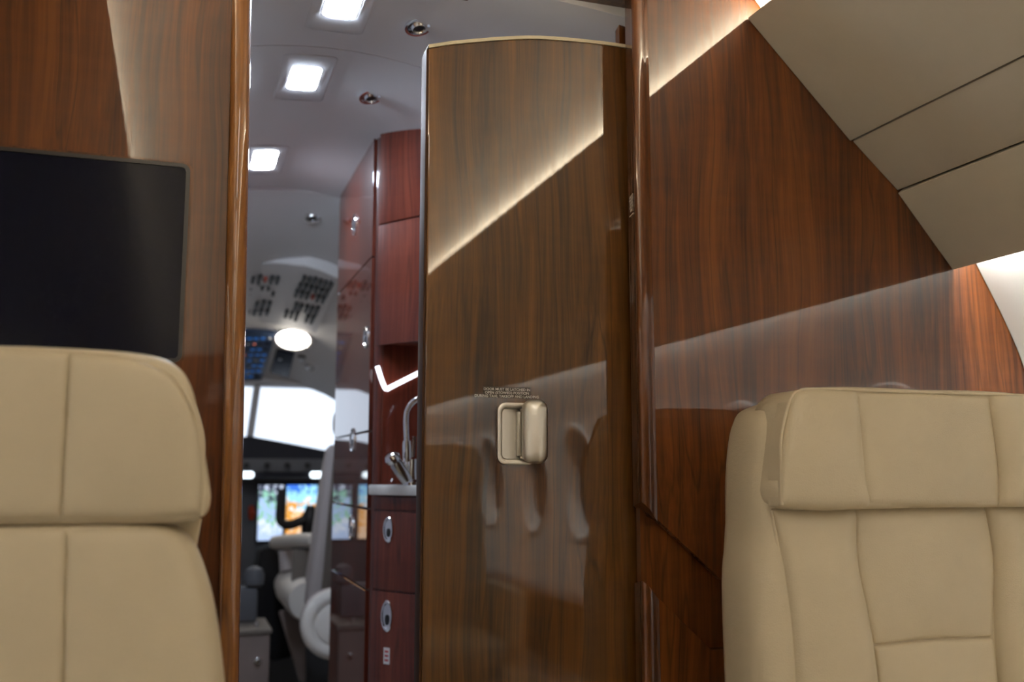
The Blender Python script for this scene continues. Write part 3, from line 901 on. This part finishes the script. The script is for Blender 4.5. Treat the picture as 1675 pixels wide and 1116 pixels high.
def onceil(x, y, dz=0):
    return Vector((x, y, gz(x, y) + dz))
def ceil_frame(x, y):
    s = -2 * gk(y) * (x - 0.26)
    t = Vector((1, 0, s)).normalized(); f = Vector((0, 1, 0)); n = t.cross(f)
    return Matrix(((t.x, f.x, n.x, x), (t.y, f.y, n.y, y), (t.z, f.z, n.z, gz(x, y)), (0, 0, 0, 1)))
def ceiling_lamp(x, y, label, l=0.125, w=0.062):
    fm = ceil_frame(x, y)
    r = empty('ceiling_lamp', fm.translation)
    def ring(w_, l_, rr, z): return [fm @ Vector((a, b, z)) for a, b in rrect(w_, l_, rr, 5)]
    W, L = 0.105, 0.245
    MB().loft([ring(W, L, 0.014, 0.004), ring(W, L, 0.014, -0.0022), ring(W - 0.005, L - 0.005, 0.012, -0.0030), ring(W - 0.010, L - 0.010, 0.010, -0.0030)], caps=False) \
        .build('frame_rim', 'galley_liner', r)
    MB().loft([ring(W - 0.009, L - 0.009, 0.010, 0.004), ring(W - 0.009, L - 0.009, 0.010, -0.0015), ring(w + 0.008, l + 0.008, 0.016, -0.0015), ring(w, l, 0.015, 0.001)], caps=False).build('frame', 'galley_liner', r)
    MB().loft([ring(w, l, 0.015, 0.003), ring(w, l, 0.015, 0.0), ring(w - 0.004, l - 0.004, 0.014, -0.001)]).build('diffuser', 'galley_lamp', r)
    tag(r, label, 'ceiling lamp', 'square ceiling lamps')
ceiling_lamp(0.234, 1.600, 'square white ceiling lamp cut by the top edge of the photo', 0.13, 0.060)
ceiling_lamp(0.210, 1.954, 'middle square white ceiling lamp in its raised frame')
ceiling_lamp(0.176, 2.512, 'square white ceiling lamp nearest the cockpit, half hidden by the trim', 0.16, 0.062)

def downlight(p, n, label, r=0.025):
    n = Vector(n).normalized()
    e = empty('downlight', p)
    MB().lathe(p, n, [(r * 0.72, -0.006), (r * 1.02, -0.001), (r, 0.003), (r * 0.82, 0.0035), (r * 0.70, -0.004)], 30).build('ring', 'chrome', e)
    MB().lathe(p, n, [(r * 0.70, -0.005), (r * 0.62, 0.0015), (r * 0.50, 0.006), (r * 0.46, 0.0075), (r * 0.40, 0.004)], 26).build('eyeball', 'steel', e)
    MB().lathe(p, n, [(r * 0.41, 0.0035), (r * 0.36, 0.0046), (r * 0.15, 0.0052)], 20).build('bulb', 'black_plastic', e)
    MB().lathe(Vector(p) + Vector((r * 0.62, -r * 0.5, 0.0)) + n * 0.001, n, [(r * 0.08, 0.0), (r * 0.10, 0.004), (r * 0.04, 0.005)], 10).build('rivet', 'rivet_glow', e)
    tag(e, label, 'downlight', 'round downlights')
downlight(onceil(0.374, 1.642), (0.15, -0.25, -1), 'chrome eyeball downlight closest to the sliding door')
downlight(onceil(0.354, 1.998), (0.15, -0.25, -1), 'chrome eyeball downlight in the middle of the row')

# ---- tall cabinet facing the aisle
CXF, CA, CB = 0.410, 2.205, 2.755
tcab = empty('tall_cabinet', (0.80, 2.5, 0)); tag(tcab, 'tall glossy mahogany galley cabinet facing the aisle, next to the cockpit', 'cabinet')
MB().prism([(CXF + 0.004, CB), (CXF + 0.004, CA + 0.02), (CXF + 0.012, CA + 0.004), (CXF + 0.022, CA), (1.19, CA), (1.19, CB)], 'z', 0, 1.95).build('body', 'mahogany', tcab, angle=50)
zs = [0.02, 0.70, 0.795, 0.977, 1.17, 1.545, 1.90]
seams = [(0.0, 0.795), (0.795, 0.972), (0.972, 1.145), (1.145, 1.548), (1.548, 1.95)]
for z0, z1 in seams:
    MB().box((CXF + 0.001, (CA + 0.030 + CB) / 2, (z0 + z1) / 2), (0.010, CB - CA - 0.030, z1 - z0 - 0.004)).build('door', 'mahogany', tcab, bevel=0.0012, smooth=False)
def oval_latch(p, n, w, h, parent):
    e = MB().lathe(p, n, [(h, -0.002), (h, 0.002), (h * 0.93, 0.004), (h * 0.80, 0.0035), (h * 0.74, 0.001), (h * 0.3, 0.0005)], 28, w / h, ref=Vector(n).cross(Vector((0, 0, 1)))).build('latch', 'chrome', parent)
    e['label'] = 'oval chrome push latch'
    q = Vector(p) + Vector(n).normalized() * 0.0012
    MB().lathe(q - Vector((0, 0, h * 0.25)), n, [(h * 0.35, -0.001), (h * 0.33, 0.0012), (h * 0.1, 0.002)], 18, w / h, ref=Vector(n).cross(Vector((0, 0, 1)))).build('latch_button', 'black_plastic', e)
for yy, zz, hh_ in ((2.484, 1.685, 0.028), (2.285, 1.367, 0.026), (2.443, 1.132, 0.029), (2.434, 0.922, 0.029)):
    oval_latch((CXF - 0.004, yy, zz), (-1, 0, 0), 0.029, hh_, tcab)

# ---- galley unit with the oblique front
A = Vector((0.418, 2.200)); B = Vector((0.600, 1.960))
dv = (B - A).normalized(); nv = Vector((dv.y, -dv.x))         # outward normal of the oblique front
if nv.x > 0: nv = -nv
gcab = empty('galley_cabinet', (0.75, 2.05, 0)); tag(gcab, 'mahogany galley cupboard under the countertop with an oblique curved front', 'cabinet')
ucab = empty('wall_cupboard', (0.75, 2.05, 1.33)); tag(ucab, 'mahogany upper galley cupboard above the open niche', 'cabinet')
def front_curve(off=0.0, n=10):
    """bowed oblique front seen from above"""
    out = []
    for k in range(n + 1):
        t = k / n
        bow = 0.010 * (1 - (2 * t - 1) ** 2)
        p = A.lerp(B, t) + nv * (bow + off)
        out.append((p.x, p.y))
    return out
def unit(z0, z1, off, name, parent, m='mahogany', bevel=0.0012, close=True):
    fc = front_curve(off)
    poly = fc + [(1.19, 1.96), (1.19, 2.203), (fc[0][0] + 0.01, 2.203)]
    return MB().prism(poly, 'z', z0, z1).build(name, m, parent, bevel=bevel, angle=40)
def facia(z0, z1, name, parent, m='mahogany'):
    a, b = front_curve(0.006), front_curve(-0.006)
    return MB().prism(a + b[::-1], 'z', z0, z1).build(name, m, parent, bevel=0.0012, angle=40)
unit(0.0, 1.000, -0.004, 'body', gcab)
for z0, z1 in ((0.02, 0.798), (0.802, 0.968), (0.972, 1.000)):
    facia(z0, z1, 'drawer' if z1 - z0 < 0.5 else 'door', gcab)
unit(1.338, 1.93, -0.004, 'body', ucab)
for z0, z1 in ((1.336, 1.612), (1.616, 1.93)):
    facia(z0, z1, 'door', ucab)
def on_front(t, z, off=0.0085):
    bow = 0.010 * (1 - (2 * t - 1) ** 2)
    p = A.lerp(B, t) + nv * (bow + off)
    return Vector((p.x, p.y, z))
n3 = Vector((nv.x, nv.y, 0))
oval_latch(on_front(0.17, 0.930, 0.0065), n3, 0.014, 0.028, gcab)
oval_latch(on_front(0.17, 0.748, 0.0065), n3, 0.016, 0.033, gcab)
# sticker
st = on_front(0.17, 0.665, 0.0066)
Rs = Matrix.Rotation(math.atan2(dv.y, dv.x), 3, 'Z')
sk = MB().box(st, (0.017, 0.0006, 0.034), Rs).build('sticker', 'white_plastic', gcab)
for k in range(3):
    MB().box(st + n3 * 0.0005 + Vector((0, 0, 0.009 - 0.009 * k)), (0.010, 0.0004, 0.004), Rs).build('sticker_mark', 'red_ink', sk)
# back wall of the niche follows the tall cabinet's aft face
MB().box((0.80, 2.199, 1.169), (0.74, 0.006, 0.338)).build('niche_back', 'mahogany', ucab)
# countertop
fc = front_curve(0.020)
ct = MB().prism([(fc[0][0] - 0.002, fc[0][1] + 0.008)] + fc + [(1.19, 1.945), (1.19, 2.194), (0.44, 2.194)], 'z', 1.003, 1.026).build('countertop', 'marble', bevel=0.004, angle=50)
tag(ct, 'grey marble countertop with rounded edge over the galley cupboard', 'countertop')
# glowing strip standing in for a reflection on the niche wall
p1, p2, p3 = Vector((0.4150, 2.191, 1.289)), Vector((0.434, 2.191, 1.236)), Vector((0.62, 2.191, 1.335))
ls = MB().tube(spline([p1, p1.lerp(p2, 0.7), p2.lerp(p3, 0.02), p2.lerp(p3, 0.12), p3], 6), 0.0052, 8).build('reflection_strip', 'reflection_glow')
tag(ls, 'bent white glowing strip standing in for a reflection on the back wall of the galley niche', 'reflection strip')
# faucet
fa = empty('faucet', (0.478, 2.105, 1.026)); tag(fa, 'chrome gooseneck faucet standing on the marble countertop', 'faucet')
MB().lathe((0.478, 2.105, 1.026), (0, 0, 1), [(0.020, 0), (0.020, 0.006), (0.014, 0.012), (0.0115, 0.03), (0.0115, 0.055)], 24).build('base', 'chrome', fa)
gn = spline([(0.470, 2.105, 1.04), (0.467, 2.105, 1.10), (0.464, 2.105, 1.165), (0.468, 2.102, 1.190), (0.482, 2.095, 1.207), (0.502, 2.085, 1.213), (0.522, 2.075, 1.206), (0.534, 2.07, 1.185), (0.536, 2.07, 1.16)], 5)
MB().tube(gn, 0.0062, 14).build('spout', 'chrome', fa)
MB().lathe((0.4675, 2.105, 1.075), (-0.03, 0, 1), [(0.009, 0), (0.010, 0.01), (0.010, 0.035), (0.0085, 0.045)], 18).build('collar', 'chrome', fa)
MB().tube([(0.480, 2.103, 1.085), (0.482, 2.103, 1.13)], [0.0035, 0.0045], 10).build('sprayer_pin', 'chrome', fa)
ax = Vector((0.428, 2.090, 1.088)) - Vector((0.470, 2.103, 1.034))
MB().lathe((0.470, 2.103, 1.034), ax, [(0.013, 0), (0.0145, 0.02), (0.0145, 0.048), (0.012, 0.054)], 22).build('valve_body', 'steel', fa)
MB().lathe(Vector((0.470, 2.103, 1.034)) + ax.normalized() * 0.060, ax, [(0.010, -0.010), (0.0165, -0.004), (0.0175, 0.004), (0.013, 0.012), (0.005, 0.015)], 22).build('lever_cap', 'chrome', fa)

# ------------------------------------------------------------------ cockpit shell
def cz_(Y):
    k = [(2.77, 1.842), (2.95, 1.790), (3.15, 1.735), (3.45, 1.675), (3.75, 1.618), (4.10, 1.535), (4.42, 1.452)]
    for (a, za), (b, zb) in zip(k, k[1:]):
        if a <= Y <= b: return za + (zb - za) * (Y - a) / (b - a)
    return k[-1][1]
KX = 0.30
def shell_z(x, Y):
    return cz_(Y) - 0.55 * (x - KX) ** 2 - 1.1 * max(0, abs(x - KX) - 0.25) ** 2
rings = []
XS = [KX + 1.02 * (k / 20 - 1) for k in range(41)]
for Y in (2.77, 2.85, 2.95, 3.05, 3.15, 3.30, 3.45, 3.60, 3.75, 3.92, 4.10, 4.26, 4.42):
    low = [(x, Y, shell_z(x, Y)) for x in XS]
    up_ = [(x, Y, shell_z(x, Y) + 0.04) for x in reversed(XS)]
    rings.append(low + up_)
struct(MB().loft(rings).build('ceiling_cockpit', 'cockpit_liner', angle=40))
for s, nm in ((-1, 'wall_cockpit_left'), (1, 'wall_cockpit_right')):
    struct(MB().box((KX + s * 0.98, 3.8, 0.75), (0.06, 2.1, 1.62)).build(nm, 'cockpit_liner'))
# partition closing the galley towards the cockpit, right of the doorway
struct(MB().box((0.84, 2.79, 0.95), (0.84, 0.03, 1.9)).build('wall_cockpit_partition', 'cockpit_liner'))
struct(MB().box((-0.42, 2.79, 0.95), (0.50, 0.03, 1.9)).build('wall_cockpit_partition', 'cockpit_liner'))
# nose wall carrying instrument panel
struct(MB().box((KX, 4.86, 0.45), (2.02, 0.05, 1.15)).build('wall_cockpit_front', 'cockpit_grey'))


# windshield: surround with post, pane
ws = empty('window_windshield', (0.48, 4.5, 1.3)); struct(ws, 'bright cockpit windshield')
def slab(pix, Y0, Y1, name, m, parent, bevel=0.004):
    a = [at(x, y, Y0) for x, y in pix]
    d = Vector((0, Y1 - Y0, 0))
    return MB().loft([a, [p + d for p in a]]).build(name, m, parent, bevel=bevel)
top_z, bot_z = 1.450, 1.115
def wbar(p, q, w, name, m):
    p, q = Vector(p), Vector(q)
    return MB().tube([p, q], w, 10).build(name, m, ws)
MB().box((KX, 4.46, top_z + 0.045), (2.0, 0.16, 0.13)).build('top_frame', 'cockpit_liner', ws, bevel=0.02)
wbar((0.283, 4.50, 1.09), (0.318, 4.44, 1.46), 0.016, 'centre_post', 'cockpit_panel')
wbar((0.995, 4.42, 1.09), (0.90, 4.42, 1.46), 0.045, 'side_post', 'cockpit_liner')
wbar((-0.40, 4.42, 1.09), (-0.30, 4.42, 1.46), 0.045, 'side_post', 'cockpit_liner')
MB().add([(-0.42, 4.52, 1.02), (1.02, 4.52, 1.02), (1.0, 4.50, 1.47), (-0.4, 4.50, 1.47)], [(0, 1, 2, 3)]).build('pane', 'clear_pane', ws)
for s, xx in ((-1, KX - 0.99), (1, KX + 0.99)):
    MB().box((KX + s * 0.84, 4.46, 1.25), (0.28, 0.08, 0.5)).build('side_frame', 'cockpit_liner', ws)

# glareshield, raked: high on the left, lower on the right as seen here
gl = empty('glareshield', (0.4, 4.5, 1.05)); tag(gl, 'black cockpit glareshield below the windshield', 'glareshield')
prof = [(0.29, 1.208), (0.45, 1.180), (0.60, 1.152), (0.75, 1.12), (1.0, 1.05)]
poly = [(-0.45, 1.05), (-0.20, 1.13), (0.05, 1.19)] + prof + [(1.0, 1.03), (-0.45, 1.03)]
MB().prism(poly, 'y', 4.36, 4.84).build('hood', 'glareshield', gl, bevel=0.01)
MB().box((0.3, 4.375, 1.085), (1.3, 0.05, 0.055)).build('mode_panel', 'cockpit_grey', gl, bevel=0.004)
for k in range(12):
    MB().lathe((-0.15 + 0.085 * k, 4.348, 1.085), (0, -1, 0), [(0.013, -0.004), (0.012, 0.014), (0.008, 0.018)], 14).build('knob', 'black_plastic', gl)
for x0 in (0.265, 0.585, 0.0, -0.2):
    f = MB().prism([(x0 + a * 1.0, 1.045 + b) for a, b in rrect(0.085, 0.028, 0.012)], 'y', 4.35, 4.37).build('flood_lamp', 'flood_lamp', gl, bevel=0.002)

# instrument panel and displays
ip = MB().box((KX, 4.5865, 0.78), (1.9, 0.08, 0.50)).build('instrument_panel', 'cockpit_grey', bevel=0.008)
tag(ip, 'dark grey cockpit instrument panel below the glareshield', 'instrument panel')
lab = ['lit cockpit display with pale blue and green pages, left of the black control yoke', 'lit cockpit display showing blue sky over orange ground behind the yoke',
       'lit cockpit display on the far left of the instrument panel', 'lit green map display on the left half of the instrument panel']
for x0, x1, pg, lb in ((0.340, 0.452, 'page_map', lab[0]), (0.460, 0.600, 'page_attitude', lab[1]), (-0.12, 0.03, 'page_attitude', lab[2]), (0.06, 0.20, 'page_map', lab[3])):
    e = empty('display', ((x0 + x1) / 2, 4.53, 0.77)); tag(e, lb, 'display', 'cockpit displays')
    MB().prism([((x0 + x1) / 2 + a, 0.880 + b) for a, b in rrect(x1 - x0 + 0.012, 0.262, 0.008)], 'y', 4.525, 4.545).build('bezel', 'black_plastic', e, bevel=0.002)
    MB().box(((x0 + x1) / 2, 4.523, 0.880), (x1 - x0 - 0.006, 0.003, 0.240)).build('screen', pg, e)

# control yoke
yk = empty('control_yoke', at(500, 850, 4.25)); tag(yk, 'black control yoke in front of the lit displays', 'yoke')
MB().tube(spline([at(461, 800, 4.2), at(459, 822, 4.2), at(457, 845, 4.2), at(461, 856, 4.2), at(474, 859, 4.22), at(492, 853, 4.24), at(508, 845, 4.25)], 5),
          [0.017] * 18 + [0.020] * 13, 12).build('horn', 'black_plastic', yk)
MB().tube(spline([at(508, 828, 4.24), at(506, 850, 4.25), at(500, 875, 4.26), at(498, 890, 4.28)], 5), [0.018, 0.02, 0.024, 0.03, 0.034, 0.036, 0.034, 0.03, 0.026, 0.022, 0.02, 0.02, 0.02, 0.02, 0.02, 0.02], 12).build('hub', 'black_plastic', yk)
MB().tube([at(505, 852, 4.25), at(505, 852, 4.25) + Vector((0.02, 0.27, -0.02))], 0.02, 12).build('column', 'black_plastic', yk)

# red handle on the panel
MB_ = MB().tube([at(411, 829, 4.545), at(412, 838, 4.53), at(411, 849, 4.545)], [0.012, 0.016, 0.012], 12).build('warning_handle', 'red_plastic')
tag(MB_, 'small orange-red handle at the left end of the instrument panel', 'handle')

# ---- overhead panel with switches
oh = empty('overhead_switch_panel', at(480, 480, 3.45)); tag(oh, 'white cockpit overhead panel crowded with black switches', 'switch panel')
Pa, Pb, Pc = at(480, 433, 3.15), at(480, 533, 3.72), at(552, 457, 3.17)
pn = (Pb - Pa).cross(Pc - Pa).normalized()
if pn.z > 0: pn = -pn
def on_oh(x, y, off=0.0):
    d = at(x, y, 1.0) - EYE
    t = (Pa - EYE).dot(pn) / d.dot(pn)
    return EYE + d * t + pn * off
edge_px = [(330, 436), (400, 430), (455, 431), (500, 435), (530, 445), (556, 457), (548, 475), (535, 505), (517, 546), (470, 534), (400, 526), (330, 522)]
a = [on_oh(x, y) for x, y in edge_px]
MB().loft([a, [p - pn * 0.045 for p in a]]).build('housing', 'cockpit_panel', oh, bevel=0.010, seg=3)
sw_me = {}
def bank(q, cols, rows, hfrac, wfrac, name='switch', keep=0.93, red=0.06):
    """q: pixel corners TL,TR,BR,BL on the panel"""
    for r in range(rows):
        for c in range(cols):
            if random.random() > keep: continue
            u, v = (c + 0.5) / cols, (r + 0.5) / rows
            def pt(u, v):
                x = (1 - v) * ((1 - u) * q[0][0] + u * q[1][0]) + v * ((1 - u) * q[3][0] + u * q[2][0])
                y = (1 - v) * ((1 - u) * q[0][1] + u * q[1][1]) + v * ((1 - u) * q[3][1] + u * q[2][1])
                return on_oh(x, y)
            p = pt(u, v)
            du = (pt(u + 0.5 / cols, v) - pt(u - 0.5 / cols, v)); dw = (pt(u, v + 0.5 / rows) - pt(u, v - 0.5 / rows))
            e1 = (Vector((1, 0, 0)) - pn * pn.x).normalized(); e2 = pn.cross(e1)
            hf = hfrac * random.uniform(0.75, 1.08)
            isred = random.random() < red
            key = 'red' if isred else 'black'
            if key not in sw_me:
                o = MB().box((0, 0, 0), (1, 1, 1)).build(name, 'red_plastic' if isred else 'black_plastic', smooth=False)
                sw_me[key] = o.data; bpy.data.objects.remove(o)
            o = bpy.data.objects.new(name, sw_me[key]); COL.objects.link(o)
            sx, sy, sz = abs(du.dot(e1)) * wfrac, abs(dw.dot(e2)) * (hf if not isred else 0.35), 0.012
            R3 = Matrix((e1, e2, pn)).transposed().to_4x4()
            o.matrix_world = Matrix.Translation(p + pn * 0.005) @ R3 @ Matrix.Diagonal((sx, sy, sz, 1))
            o.location, o.rotation_euler, o.scale = o.matrix_world.decompose()[0], o.matrix_world.to_euler(), (sx, sy, sz)
            par(o, oh)
bank([(496, 447), (549, 460), (531, 495), (478, 482)], 6, 3, 0.86, 0.58)
bank([(475, 490), (527, 500), (512, 529), (461, 517)], 6, 2, 0.86, 0.60)
bank([(372, 445), (462, 451), (457, 462), (368, 459)], 9, 1, 0.95, 0.55)
bank([(368, 463), (455, 466), (451, 483), (364, 481)], 9, 2, 0.45, 0.5, keep=0.8, red=0.15)
bank([(366, 487), (448, 490), (441, 515), (360, 512)], 8, 2, 0.80, 0.55)

# ---- forward overhead: blue centre panel, dome lamp, small panel, knobs
def on_shell(x, y, off=0.0):
    lo, hi = 2.8, 4.42
    f = lambda Y: at(x, y, Y).z - shell_z(at(x, y, Y).x, Y)
    for _ in range(50):
        m_ = (lo + hi) / 2
        if f(m_) < 0: lo = m_
        else: hi = m_
    p = at(x, y, (lo + hi) / 2)
    h = 0.01
    n = Vector((shell_z(p.x + h, p.y) - shell_z(p.x - h, p.y), shell_z(p.x, min(4.4, p.y + h)) - shell_z(p.x, p.y - h), -2 * h)).normalized()
    return p + n * off, n
p_, n_ = on_shell(511, 355)
downlight(p_, n_ + Vector((0.1, -0.2, 0)), 'blurred chrome downlight in the cockpit ceiling', 0.025)
def shell_plate(pix, th, name, m, parent=None, bevel=0.003):
    a = []
    for x, y in pix:
        p, n = on_shell(x, y); a.append((p, n))
    return MB().loft([[p + n * th for p, n in a], [p - n * 0.01 for p, n in a]]).build(name, m, parent, bevel=bevel)
bp_ = empty('circuit_panel', on_shell(425, 570)[0]); tag(bp_, 'blue cockpit overhead panel full of glowing blue keys', 'switch panel')
shell_plate([(385, 537), (451, 541), (438, 588), (427, 621), (360, 618)], 0.012, 'plate', 'blue_panel', bp_)
for r in range(8):
    for c in range(5):
        u, v = (c + 0.5) / 5, (r + 0.5) / 8
        x = (1 - v) * (392 + 56 * u) + v * (372 + 52 * u); y = 543 + 72 * v
        p, n = on_shell(x, y, 0.014)
        mm = random.choice(['blue_key', 'blue_key', 'navy_panel', 'white_plastic' if random.random() < 0.4 else 'navy_panel', 'red_key' if random.random() < 0.35 else 'blue_key'])
        s_ = 0.010 if mm in ('blue_key', 'navy_panel') else 0.006
        MB().lathe(p, n, [(s_, -0.003), (s_, 0.003), (s_ * 0.7, 0.005)], 10).build('key', mm, bp_)
dm = empty('dome_lamp', on_shell(480, 551)[0]); tag(dm, 'round warm white dome lamp in the cockpit ceiling', 'lamp')
p, n = on_shell(480, 551)
n_d = (n + Vector((0, -0.25, 0.0))).normalized()
MB().lathe(p, n_d, [(0.072, -0.03), (0.072, 0.010), (0.067, 0.016), (0.061, 0.012)], 36).build('rim', 'cockpit_panel', dm)
MB().lathe(p, n_d, [(0.064, 0.008), (0.060, 0.015), (0.04, 0.021), (0.015, 0.023)], 36).build('diffuser', 'dome_lamp', dm)
sp = empty('speaker_panel', on_shell(462, 592)[0]); tag(sp, 'small dark blue square panel beside the dome lamp', 'panel')
shell_plate([(453, 570), (482, 576), (472, 614), (443, 606)], 0.012, 'plate', 'navy_panel', sp)
p, n = on_shell(459, 581, 0.013); MB().lathe(p, n, [(0.007, 0), (0.007, 0.006), (0.004, 0.008)], 14).build('knob', 'steel', sp)
kn = empty('air_valve', on_shell(494, 583)[0]); tag(kn, 'small silver round knob beside the dark blue panel', 'knob')
p, n = on_shell(494, 583); MB().lathe(p, n, [(0.016, -0.004), (0.016, 0.004), (0.012, 0.006)], 20).build('base', 'black_plastic', kn)
MB().lathe(p, n, [(0.010, 0.004), (0.011, 0.016), (0.007, 0.020)], 20).build('cap', 'chrome', kn)
gv = empty('air_gasper', on_shell(506, 597)[0]); tag(gv, 'silver swivel air nozzle above the windshield', 'air nozzle')
p, n = on_shell(506, 597); MB().lathe(p, n, [(0.030, -0.006), (0.030, 0.002), (0.022, 0.006), (0.018, 0.002)], 22).build('socket', 'cockpit_liner', gv)
MB().lathe(p, (n + Vector((0.6, -0.3, 0))).normalized(), [(0.017, -0.002), (0.018, 0.012), (0.012, 0.024), (0.006, 0.02)], 20).build('nozzle', 'steel', gv)
for x, y in ((517, 416), (553, 344), (469, 527)):
    pass

# ---- copilot seat
cs = empty('cockpit_seat', (0.62, 3.5, 0)); tag(cs, 'pale cockpit crew seat partly hidden by the mahogany cabinet', 'seat')
SX0, SX1 = 0.455, 0.90
side = [(3.40, 0.60), (3.52, 0.60), (3.42, 0.98), (3.33, 1.18), (3.27, 1.26), (3.215, 1.255), (3.20, 1.18), (3.27, 0.95), (3.34, 0.72)]
def slabx(poly, x0t, x0b, x1, name, m, bev=0.02):
    zmin, zmax = min(p[1] for p in poly), max(p[1] for p in poly)
    l = [(x0b + (x0t - x0b) * (p[1] - zmin) / (zmax - zmin), p[0], p[1]) for p in poly]
    r = [(x1 - (l[k][0] - x0b), p[0], p[1]) for k, p in enumerate(poly)]
    return MB().loft([l, r]).build(name, m, cs, bevel=bev, seg=3, angle=60)
slabx([(3.44, 0.60), (3.60, 0.60), (3.50, 0.95), (3.40, 1.14), (3.33, 1.15), (3.345, 1.0), (3.39, 0.8)], 0.470, 0.428, SX1, 'back_cushion', 'lilac_cloth', 0.025)
slabx([(3.40, 0.58), (3.445, 0.58), (3.40, 0.80), (3.335, 1.08), (3.30, 1.15), (3.265, 1.14), (3.30, 1.0), (3.35, 0.78)], 0.490, 0.470, SX1 - 0.02, 'back_shell', 'seat_shell', 0.01)
MB().lathe((0.66, 3.31, 1.215), (1, 0, 0), [(0.03, -0.175), (0.055, -0.165), (0.068, -0.13), (0.070, 0.13), (0.055, 0.165), (0.03, 0.175)], 24).build('headrest', 'lilac_cloth', cs, angle=60)
# armrest
pa = spline([at(520, 884, 3.55) + Vector((0, 0, 0)), at(495, 884, 3.75), at(470, 886, 3.95), at(455, 888, 4.08)], 4)
rr = []
for i, q in enumerate(pa):
    k = 1.0 if 0 < i < len(pa) - 1 else 0.75
    rr.append([q + Vector((a * k, 0, b * k)) for a, b in rrect(0.085, 0.050, 0.020, 4)])
MB().loft(rr).build('armrest', 'sheepskin', cs, angle=60)
MB().tube([at(468, 902, 3.92), at(470, 935, 3.90)], 0.028, 12).build('armrest_strut', 'lilac_cloth', cs)
MB().loft([[at(x, y, 3.62) for x, y in ((478, 900), (508, 900), (497, 1000), (475, 1005))], [at(x, y, 3.80) for x, y in ((478, 900), (508, 900), (497, 1000), (475, 1005))]]).build('recline_bracket', 'seat_shell', cs, bevel=0.008)
# cushion
c0 = at(470, 962, 3.95)
rr = []
prof_c = rrect(0.40, 0.140, 0.062, 6)
for y, k in ((3.52, 0.9), (3.56, 1.0), (3.98, 1.0), (4.06, 0.92), (4.09, 0.7)):
    rr.append([(0.575 + a * (1 if k == 1 else 0.97), y, 0.618 + b * k) for a, b in prof_c])
MB().loft(rr).build('seat_cushion', 'sheepskin', cs, angle=60)
MB().loft([[at(x, y, 3.7) for x, y in ((455, 1000), (500, 990), (500, 1116), (490, 1116))], [at(x, y, 3.9) for x, y in ((455, 1000), (500, 990), (500, 1116), (490, 1116))]]).build('seat_base', 'cockpit_taupe', cs, bevel=0.01)
# round bolster at the rear foot of the seat
bo = empty('round_bolster', (0.478, 3.2, 0.49)); tag(bo, 'round white padded bolster at the foot of the cockpit seat', 'bolster')
cb = at(549, 1021, 3.12)
axb = Vector((-0.05, -1, 0.04))
MB().lathe(cb, axb, [(0.070, -0.115), (0.095, -0.105), (0.104, -0.07), (0.104, -0.02), (0.1045, -0.014)], 40, ref=(1, 0, 0)).build('roll', 'lilac_cloth', bo, angle=60)
MB().lathe(cb, axb, [(0.104, -0.012), (0.106, 0.0), (0.101, 0.018), (0.088, 0.028), (0.072, 0.026), (0.063, 0.016)], 40, ref=(1, 0, 0)).build('ring', 'sheepskin', bo, angle=60)
MB().lathe(cb, axb, [(0.066, 0.010), (0.064, 0.018), (0.054, 0.023), (0.02, 0.025)], 32, ref=(1, 0, 0)).build('disc', 'sheepskin', bo, angle=60)
MB().box((cb.x + 0.05, 3.25, 0.24), (0.08, 0.06, 0.48)).build('stand', 'cockpit_taupe', bo, bevel=0.008)

# centre pedestal: taupe box, dark console top, black cover
pd = empty('centre_pedestal', (0.19, 3.35, 0)); tag(pd, 'taupe cockpit pedestal box with dark controls on top', 'pedestal')
MB().box((0.10, 3.42, 0.275), (0.40, 0.26, 0.55)).build('box', 'cockpit_taupe', pd, bevel=0.012)
MB().box((0.10, 3.42, 0.557), (0.41, 0.27, 0.016)).build('lid', 'seat_shell', pd, bevel=0.006)
MB().box((0.12, 3.50, 0.62), (0.30, 0.10, 0.11)).build('console', 'cockpit_grey', pd, bevel=0.015)
MB().lathe((0.258, 3.48, 0.675), (0, 0, 1), [(0.02, 0), (0.032, 0.01), (0.034, 0.04), (0.026, 0.06), (0.010, 0.068)], 20).build('knob', 'cockpit_grey', pd)
MB().lathe((0.262, 3.287, 0.470), (0, -1, 0), [(0.010, 0), (0.010, 0.006), (0.005, 0.010)], 14).build('latch', 'steel', pd)
MB().lathe((0.255, 3.284, 0.575), (0, -0.3, 1), [(0.006, 0), (0.006, 0.012), (0.003, 0.015)], 12).build('pin', 'chrome', pd)
bc = slab([(424, 900), (448, 893), (462, 915), (470, 1000), (482, 1075), (445, 1085), (432, 1060), (414, 1000), (416, 950)], 4.12, 4.30, 'seat_cover', 'black_fabric', None, bevel=0.02)
tag(bc, 'black fabric panel standing between the pedestal and the crew seat', 'cover')
tag(MB().add(*(lambda a: ([*a, *[p - Vector((0, 0, 0.02)) for p in a]], [(0, 1, 2, 3), (7, 6, 5, 4), (0, 4, 5, 1), (1, 5, 6, 2), (2, 6, 7, 3), (3, 7, 4, 0)]))([Vector((0.30, 3.3, 0.30)), Vector((0.40, 3.3, 0.30)), Vector((0.42, 3.75, 0.30)), Vector((0.30, 3.75, 0.30))])).build('floor_mat', 'sheepskin', bevel=0.004),
    'white fleece mat on the step below the crew seat', 'mat')
